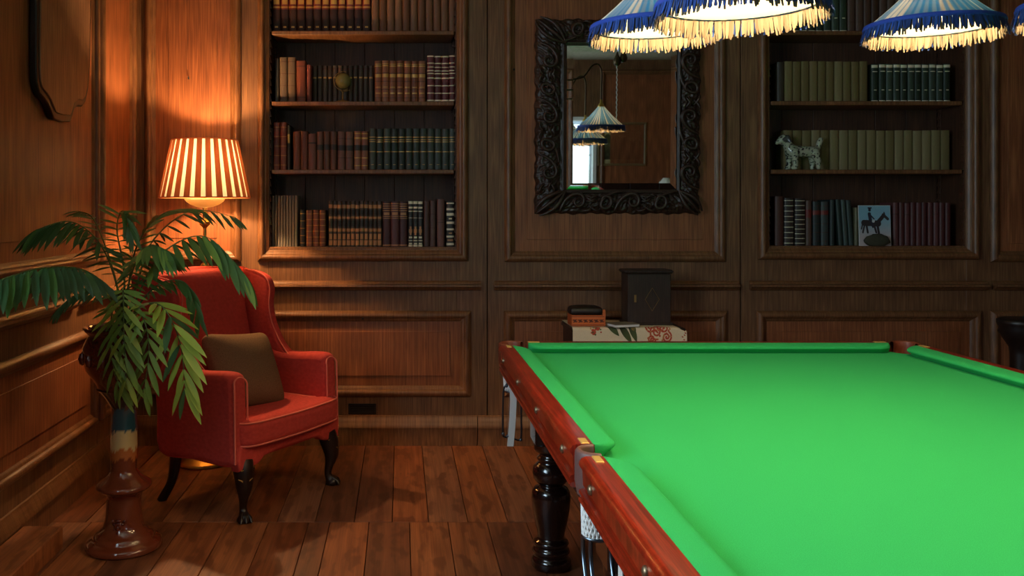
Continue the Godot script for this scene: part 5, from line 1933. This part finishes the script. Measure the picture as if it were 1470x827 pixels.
func ornaments() -> void:
	# globe
	var D := DB + 0.02
	var gy := Y(145.5, DB + 0.012)
	var kk := (DB - 0.0) / FL
	var g := thing("desk_globe", "small dark globe on a brass stand before small brown books", "globe", Vector3(X(492, DB + 0.06), gy + 0.0006, -DB - 0.06))
	var b := MB.new()
	b.ball(Vector3(0.002, 0.138, 0), Vector3.ONE * 0.052, 24)
	obj("sphere", b, M.globe, g)
	b = MB.new()
	var arc := []
	for i in 17:
		var a := deg_to_rad(lerpf(70, 305, i / 16.0))
		arc.append(Vector3(0.002 + cos(a) * 0.060, 0.138 + sin(a) * 0.060, 0))
	b.tube(arc, 0.0032, 6)
	b.tube([Vector3(-0.035, 0.088, 0), Vector3(0.002, 0.068, 0), Vector3(0.045, 0.078, 0)], 0.0036, 6)
	obj("meridian_arm", b, M.brass_dull, g)
	b = MB.new()
	b.lathe([[0.0, 0.0], [0.042, 0.0], [0.044, 0.004], [0.036, 0.009], [0.010, 0.012], [0.006, 0.02], [0.006, 0.06], [0.009, 0.07], [0.0, 0.072]], 22)
	obj("stand", b, M.brass_dull, g)
	# spotted china dog, standing and looking along the shelf
	var yd := Y(243.5, DB + 0.012)
	var dz := DB + 0.056
	var dog := thing("china_dog", "white china dog with black spots standing on the olive books' shelf", "figurine", Vector3(X(1150, dz), yd + 0.0005, -dz))
	var bones := [
		[Vector3(-0.062, 0.120, 0), Vector3(0.082, 0.118, 0), 0.038, 0.034], [Vector3(-0.066, 0.128, 0), Vector3(-0.108, 0.192, 0), 0.036, 0.026],
		[Vector3(-0.112, 0.200, 0), Vector3(-0.120, 0.196, 0), 0.030, 0.028], [Vector3(-0.125, 0.192, 0), Vector3(-0.158, 0.178, 0), 0.021, 0.015],
		[Vector3(-0.052, 0.11, 0.022), Vector3(-0.048, 0.02, 0.024), 0.024, 0.015], [Vector3(-0.068, 0.11, -0.022), Vector3(-0.070, 0.02, -0.022), 0.024, 0.015],
		[Vector3(-0.048, 0.015, 0.024), Vector3(-0.064, 0.012, 0.026), 0.014, 0.012], [Vector3(-0.070, 0.015, -0.022), Vector3(-0.086, 0.012, -0.022), 0.014, 0.012],
		[Vector3(0.080, 0.11, 0.020), Vector3(0.098, 0.06, 0.024), 0.030, 0.018], [Vector3(0.098, 0.06, 0.024), Vector3(0.102, 0.014, 0.024), 0.016, 0.014],
		[Vector3(0.076, 0.11, -0.020), Vector3(0.084, 0.06, -0.022), 0.030, 0.018], [Vector3(0.084, 0.06, -0.022), Vector3(0.082, 0.014, -0.022), 0.016, 0.014],
		[Vector3(0.105, 0.130, 0), Vector3(0.118, 0.175, 0), 0.016, 0.014], [Vector3(0.118, 0.175, 0), Vector3(0.128, 0.196, 0), 0.017, 0.016],
		[Vector3(-0.096, 0.214, 0.026), Vector3(-0.084, 0.178, 0.034), 0.010, 0.012], [Vector3(-0.096, 0.214, -0.026), Vector3(-0.084, 0.178, -0.034), 0.010, 0.012]]
	var field := func(p: Vector3) -> float:
		var v := 1.0
		for q in bones:
			v = smin(v, capsule(p, q[0], q[1], q[2], q[3]), 0.016)
		return v
	var blot := FastNoiseLite.new()
	blot.seed = 27
	blot.frequency = 1.0
	blot.fractal_type = FastNoiseLite.FRACTAL_NONE
	var coat := func(p: Vector3) -> Color:
		if p.distance_to(Vector3(-0.174, 0.182, 0)) < 0.012:
			return Color(0.02, 0.02, 0.02)
		if p.y > 0.176 and absf(p.z) > 0.027:
			return Color(0.05, 0.045, 0.04)
		if blot.get_noise_3dv(p * 52.0) > 0.33:
			return Color(0.025, 0.022, 0.02)
		return Color(0.38, 0.38, 0.27)
	b = MB.new()
	nets(b, Vector3(-0.20, -0.02, -0.075), Vector3(0.16, 0.25, 0.075), 0.005, field, coat)
	obj("glazed_body", b, M.china_v, dog)
	# horse and rider picture propped on the shelf with a stone before it
	var yp := Y(354.5) + 0.006
	var zp := DB + 0.028
	var kp := zp / FL
	var im := Image.create(192, 224, false, Image.FORMAT_RGB8)
	var rr := RandomNumberGenerator.new()
	rr.seed = 12
	for y in 224:
		for x in 192:
			var q := rr.randf_range(-0.02, 0.02)
			var col := c8(132, 176, 196).lerp(c8(196, 176, 176), clampf((y - 70) / 110.0, 0, 1))
			im.set_pixel(x, y, Color(col.r + q, col.g + q, col.b + q))
	var dk := c8(52, 46, 48)
	for s in [[30, 96, 118, 100, 17], [112, 96, 150, 56, 11], [148, 50, 176, 74, 8], [154, 38, 158, 52, 4], [34, 104, 22, 150, 5], [112, 108, 120, 156, 7], [92, 110, 104, 150, 6], [120, 156, 110, 178, 4], [44, 104, 52, 150, 6], [24, 92, 14, 130, 4]]:
		paint_line(im, Vector2(s[0], s[1]), Vector2(s[2], s[3]), s[4], dk)
	for s in [[64, 46, 70, 82, 10], [66, 22, 66, 24, 8], [70, 82, 88, 92, 6], [72, 54, 92, 74, 4], [76, 92, 84, 120, 5]]:
		paint_line(im, Vector2(s[0], s[1]), Vector2(s[2], s[3]), s[4], c8(44, 48, 62))
	paint_line(im, Vector2(58, 12), Vector2(76, 12), 4, c8(30, 32, 40))
	paint_dot(im, Vector2(88, 86), Vector2(9, 9), c8(196, 204, 206))
	var pm := mat(Color.WHITE, 0.35)
	pm.albedo_texture = ImageTexture.create_from_image(im)
	var pc := thing("horse_picture", "blue picture of a rider on a dark horse propped among books", "picture", Vector3(X(1257, zp), yp, -zp - 0.004))
	pc.rotation.x = -0.05
	b = MB.new()
	var hw := 23.0 * kp
	var hh := 58.0 * kp
	b.box(Vector3(0, hh / 2, -0.003), Vector3(hw * 2, hh, 0.004), 0.0)
	obj("card", b, M.white, pc)
	b = MB.new()
	b.quad(Vector3(-hw + 0.002, 0.002, 0.0), Vector3(-hw + 0.002, hh - 0.002, 0.0), Vector3(hw - 0.002, hh - 0.002, 0.0), Vector3(hw - 0.002, 0.002, 0.0), [Vector2(0, 1), Vector2(0, 0), Vector2(1, 0), Vector2(1, 1)])
	obj("print", b, pm, pc)
	var st := thing("shelf_stone", "rounded mossy grey stone in front of the horse picture", "stone", Vector3(X(1258, DB + 0.01), yp, -DB - 0.002))
	b = MB.new()
	var nz := FastNoiseLite.new()
	nz.seed = 8
	nz.frequency = 1.0
	var rows := []
	for i in 11:
		var ph := -PI / 2 + PI * i / 10.0
		var row := []
		for j in 20:
			var a := TAU * j / 20
			var u := Vector3(cos(ph) * cos(a), sin(ph), -cos(ph) * sin(a))
			var q := 1.0 + 0.22 * nz.get_noise_3dv(u * 1.7)
			row.append(Vector3(u.x * 0.082 * q, maxf(0.0, 0.036 + u.y * 0.042 * q), u.z * 0.022 * q))
		rows.append(row)
	b.grid(rows, true)
	obj("rock", b, mat(c8(88, 84, 66), 0.8, mottle(128, 14.0, c8(120, 120, 110), c8(255, 250, 235), 61), Vector3(8, 8, 8)), st)
	# vent in the panelling
	var vt := thing("wall_vent", "small dark slotted vent plate above the skirting board", "vent", Vector3(X(520), Y(587), -DB))
	b = MB.new()
	b.frame(-0.09, -0.034, 0.09, 0.034, [[0.0, 0.0], [0.0, 0.004], [0.008, 0.005], [0.009, 0.0]])
	obj("frame", b, M.black_wood, vt)
	b = MB.new()
	b.quad(Vector3(-0.082, -0.026, 0.0008), Vector3(-0.082, 0.026, 0.0008), Vector3(0.082, 0.026, 0.0008), Vector3(0.082, -0.026, 0.0008))
	obj("backing", b, M.gap, vt)
	for k in 4:
		b = MB.new()
		b.box(Vector3(0, -0.0195 + k * 0.013, 0.003), Vector3(0.164, 0.004, 0.004), 0.001)
		obj("slat", b, M.black_wood, vt)
	# scalloped board on the left wall
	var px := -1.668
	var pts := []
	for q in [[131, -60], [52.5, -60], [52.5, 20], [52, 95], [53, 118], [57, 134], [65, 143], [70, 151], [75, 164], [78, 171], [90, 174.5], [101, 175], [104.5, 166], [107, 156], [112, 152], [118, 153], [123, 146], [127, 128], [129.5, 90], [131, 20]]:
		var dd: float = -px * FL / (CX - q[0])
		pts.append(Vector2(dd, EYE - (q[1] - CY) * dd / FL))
	var pq := thing("scalloped_wall_plaque", "tall shaped wooden plaque with scalloped foot and dark edge standing in for its shadow", "plaque", Vector3(XLEFT, 0, 0), PI / 2)
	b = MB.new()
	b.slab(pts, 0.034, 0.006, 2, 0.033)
	obj("shadow_edge_rim", b, M.black_wood, pq)  # dark edge made wide and proud to stand in for the cast shadow
	b = MB.new()
	var small := []
	var cen := Vector2.ZERO
	for p in pts:
		cen += p / pts.size()
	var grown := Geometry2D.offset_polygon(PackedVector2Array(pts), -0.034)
	for p in grown[0]:
		small.append(p)
	var area := 0.0
	for i in small.size():
		area += small[i - 1].cross(small[i])
	if area < 0:
		small.reverse()
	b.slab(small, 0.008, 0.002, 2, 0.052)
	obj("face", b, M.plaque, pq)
	# dark turned stand in the corner beyond the table
	var zs := 5.0
	var ks := zs / FL
	var ds := thing("turned_stand", "black turned pedestal stand partly hidden by the snooker table", "stand", Vector3(X(1466, zs), 0, -zs))
	b = MB.new()
	var sy := Y(457, zs)
	b.lathe([[0.0, 0.0], [0.13, 0.0], [0.13, 0.03], [0.09, 0.05], [0.06, 0.08], [0.055, 0.3], [0.07, 0.4], [0.055, 0.5], [0.055, sy - 0.20], [0.06, sy - 0.16], [0.085, sy - 0.12], [0.112, sy - 0.075], [0.104, sy - 0.055], [0.118, sy - 0.03], [0.118, sy - 0.01], [0.10, sy], [0.0, sy]], 28)
	obj("column", b, M.black_wood, ds)
	b = MB.new()
	b.lathe([[0.0, 0.0], [0.03, 0.0], [0.035, 0.01], [0.02, 0.03], [0.012, 0.05], [0.0, 0.055]], 16, Vector3(0.02, sy - 0.0, 0.04))
	obj("finial", b, M.steel, ds)
	# low wooden step beside the left wall
	var sp := thing("wooden_step", "low worn wooden step against the left wall near the floor", "step", Vector3(XLEFT + 0.026, 0, -3.7))
	b = MB.new()
	b.box(Vector3(0.09, 0.05, 0), Vector3(0.18, 0.10, 0.62), 0.006)
	obj("tread", b, M.floor[2], sp)

# ------------------------------------------------------------------ what the mirror shows behind the camera
func rear_of_room() -> void:
	var f := thing("hunting_print", "sepia landscape print in a dark frame on the wall behind the camera", "picture", Vector3(3.27, 2.11, ZREAR - 0.002), PI)
	var b := MB.new()
	b.frame(-0.36, -0.32, 0.36, 0.32, [[0.0, 0.0], [0.0, 0.018], [0.012, 0.026], [0.028, 0.020], [0.034, 0.012], [0.035, 0.006]])
	obj("frame", b, mat(c8(120, 92, 56), 0.5), f)
	var im := Image.create(160, 128, false, Image.FORMAT_RGB8)
	var nz := FastNoiseLite.new()
	nz.seed = 19
	nz.frequency = 0.05
	for y in 128:
		for x in 160:
			var q := nz.get_noise_2d(x, y) * 0.12
			var hill := 46.0 + 8.0 * sin(x * 0.05) + 4.0 * sin(x * 0.17)
			var col := c8(176, 164, 112) if y < hill else c8(98, 96, 54).lerp(c8(48, 40, 26), clampf((y - hill) / 60.0, 0, 1))
			if x < 12 or x > 147 or y < 12 or y > 113:
				col = c8(168, 152, 108)
			im.set_pixel(x, y, Color(col.r + q, col.g + q, col.b + q))
	for s in [[80, 64, 96, 62, 5], [96, 60, 104, 52, 3], [82, 66, 76, 78, 2], [94, 66, 102, 78, 2], [86, 54, 87, 60, 3]]:
		paint_line(im, Vector2(s[0], s[1]), Vector2(s[2], s[3]), s[4], c8(40, 32, 24))
	paint_dot(im, Vector2(130, 46), Vector2(12, 16), c8(70, 72, 40))
	var pm := mat(Color.WHITE, 0.5)
	pm.albedo_texture = ImageTexture.create_from_image(im)
	b = MB.new()
	b.quad(Vector3(-0.33, -0.29, 0.006), Vector3(-0.33, 0.29, 0.006), Vector3(0.33, 0.29, 0.006), Vector3(0.33, -0.29, 0.006), [Vector2(0, 1), Vector2(0, 0), Vector2(1, 0), Vector2(1, 1)])
	obj("print", b, pm, f)
	var sb := thing("rear_sideboard", "long dark sideboard against the wall behind the camera", "sideboard", Vector3(3.5, 0, ZREAR - 0.26), PI)
	b = MB.new()
	b.box(Vector3(0, 0.46, 0), Vector3(1.3, 0.84, 0.42), 0.006)
	obj("body", b, M.dark_wood, sb)
	b = MB.new()
	b.box(Vector3(0, 0.90, 0), Vector3(1.36, 0.03, 0.46), 0.006)
	obj("top", b, M.dark_wood, sb)
	for s in [-1.0, 0.0, 1.0]:
		b = MB.new()
		b.box(Vector3(s * 0.42, 0.46, 0.212), Vector3(0.40, 0.74, 0.014), 0.004)
		obj("door", b, M.dark_wood, sb)
	var vs := thing("white_vase", "round white china vase on the rear sideboard", "vase", Vector3(3.86, 0.915, ZREAR - 0.26))
	b = MB.new()
	b.lathe([[0.0, 0.0], [0.07, 0.0], [0.06, 0.03], [0.05, 0.08], [0.05, 0.38], [0.07, 0.44], [0.10, 0.50], [0.115, 0.57], [0.10, 0.64], [0.06, 0.68], [0.05, 0.70], [0.0, 0.70]], 28)
	obj("vase_body", b, M.china, vs)
	var pc := thing("pull_cord", "twisted cord with pear-shaped wooden weights hanging from the ceiling", "cord", Vector3(2.41, 0, -1.44))
	b = MB.new()
	var tw := []
	for k in 90:
		tw.append(Vector3(cos(k * 0.9) * 0.004, 2.25 + (2.96 - 2.25) * k / 89.0, sin(k * 0.9) * 0.004))
	b.tube(tw, 0.0045, 5)
	b.tube([Vector3(0, 2.96, 0), Vector3(0, TOP, 0)], 0.004, 5)
	obj("rope", b, M.strap, pc)
	for s in [[0.0, 2.90], [0.07, 2.94]]:
		b = MB.new()
		b.lathe([[0.0, 0.0], [0.026, 0.006], [0.042, 0.03], [0.044, 0.055], [0.032, 0.09], [0.016, 0.13], [0.008, 0.16], [0.0, 0.17]], 18, Vector3(s[0], s[1], 0))
		obj("weight", b, M.bronze, pc)
	b = MB.new()
	b.tube([Vector3(0, TOP - 0.02, 0), Vector3(0.07, 3.1, 0)], 0.003, 5)
	obj("rope", b, M.strap, pc)
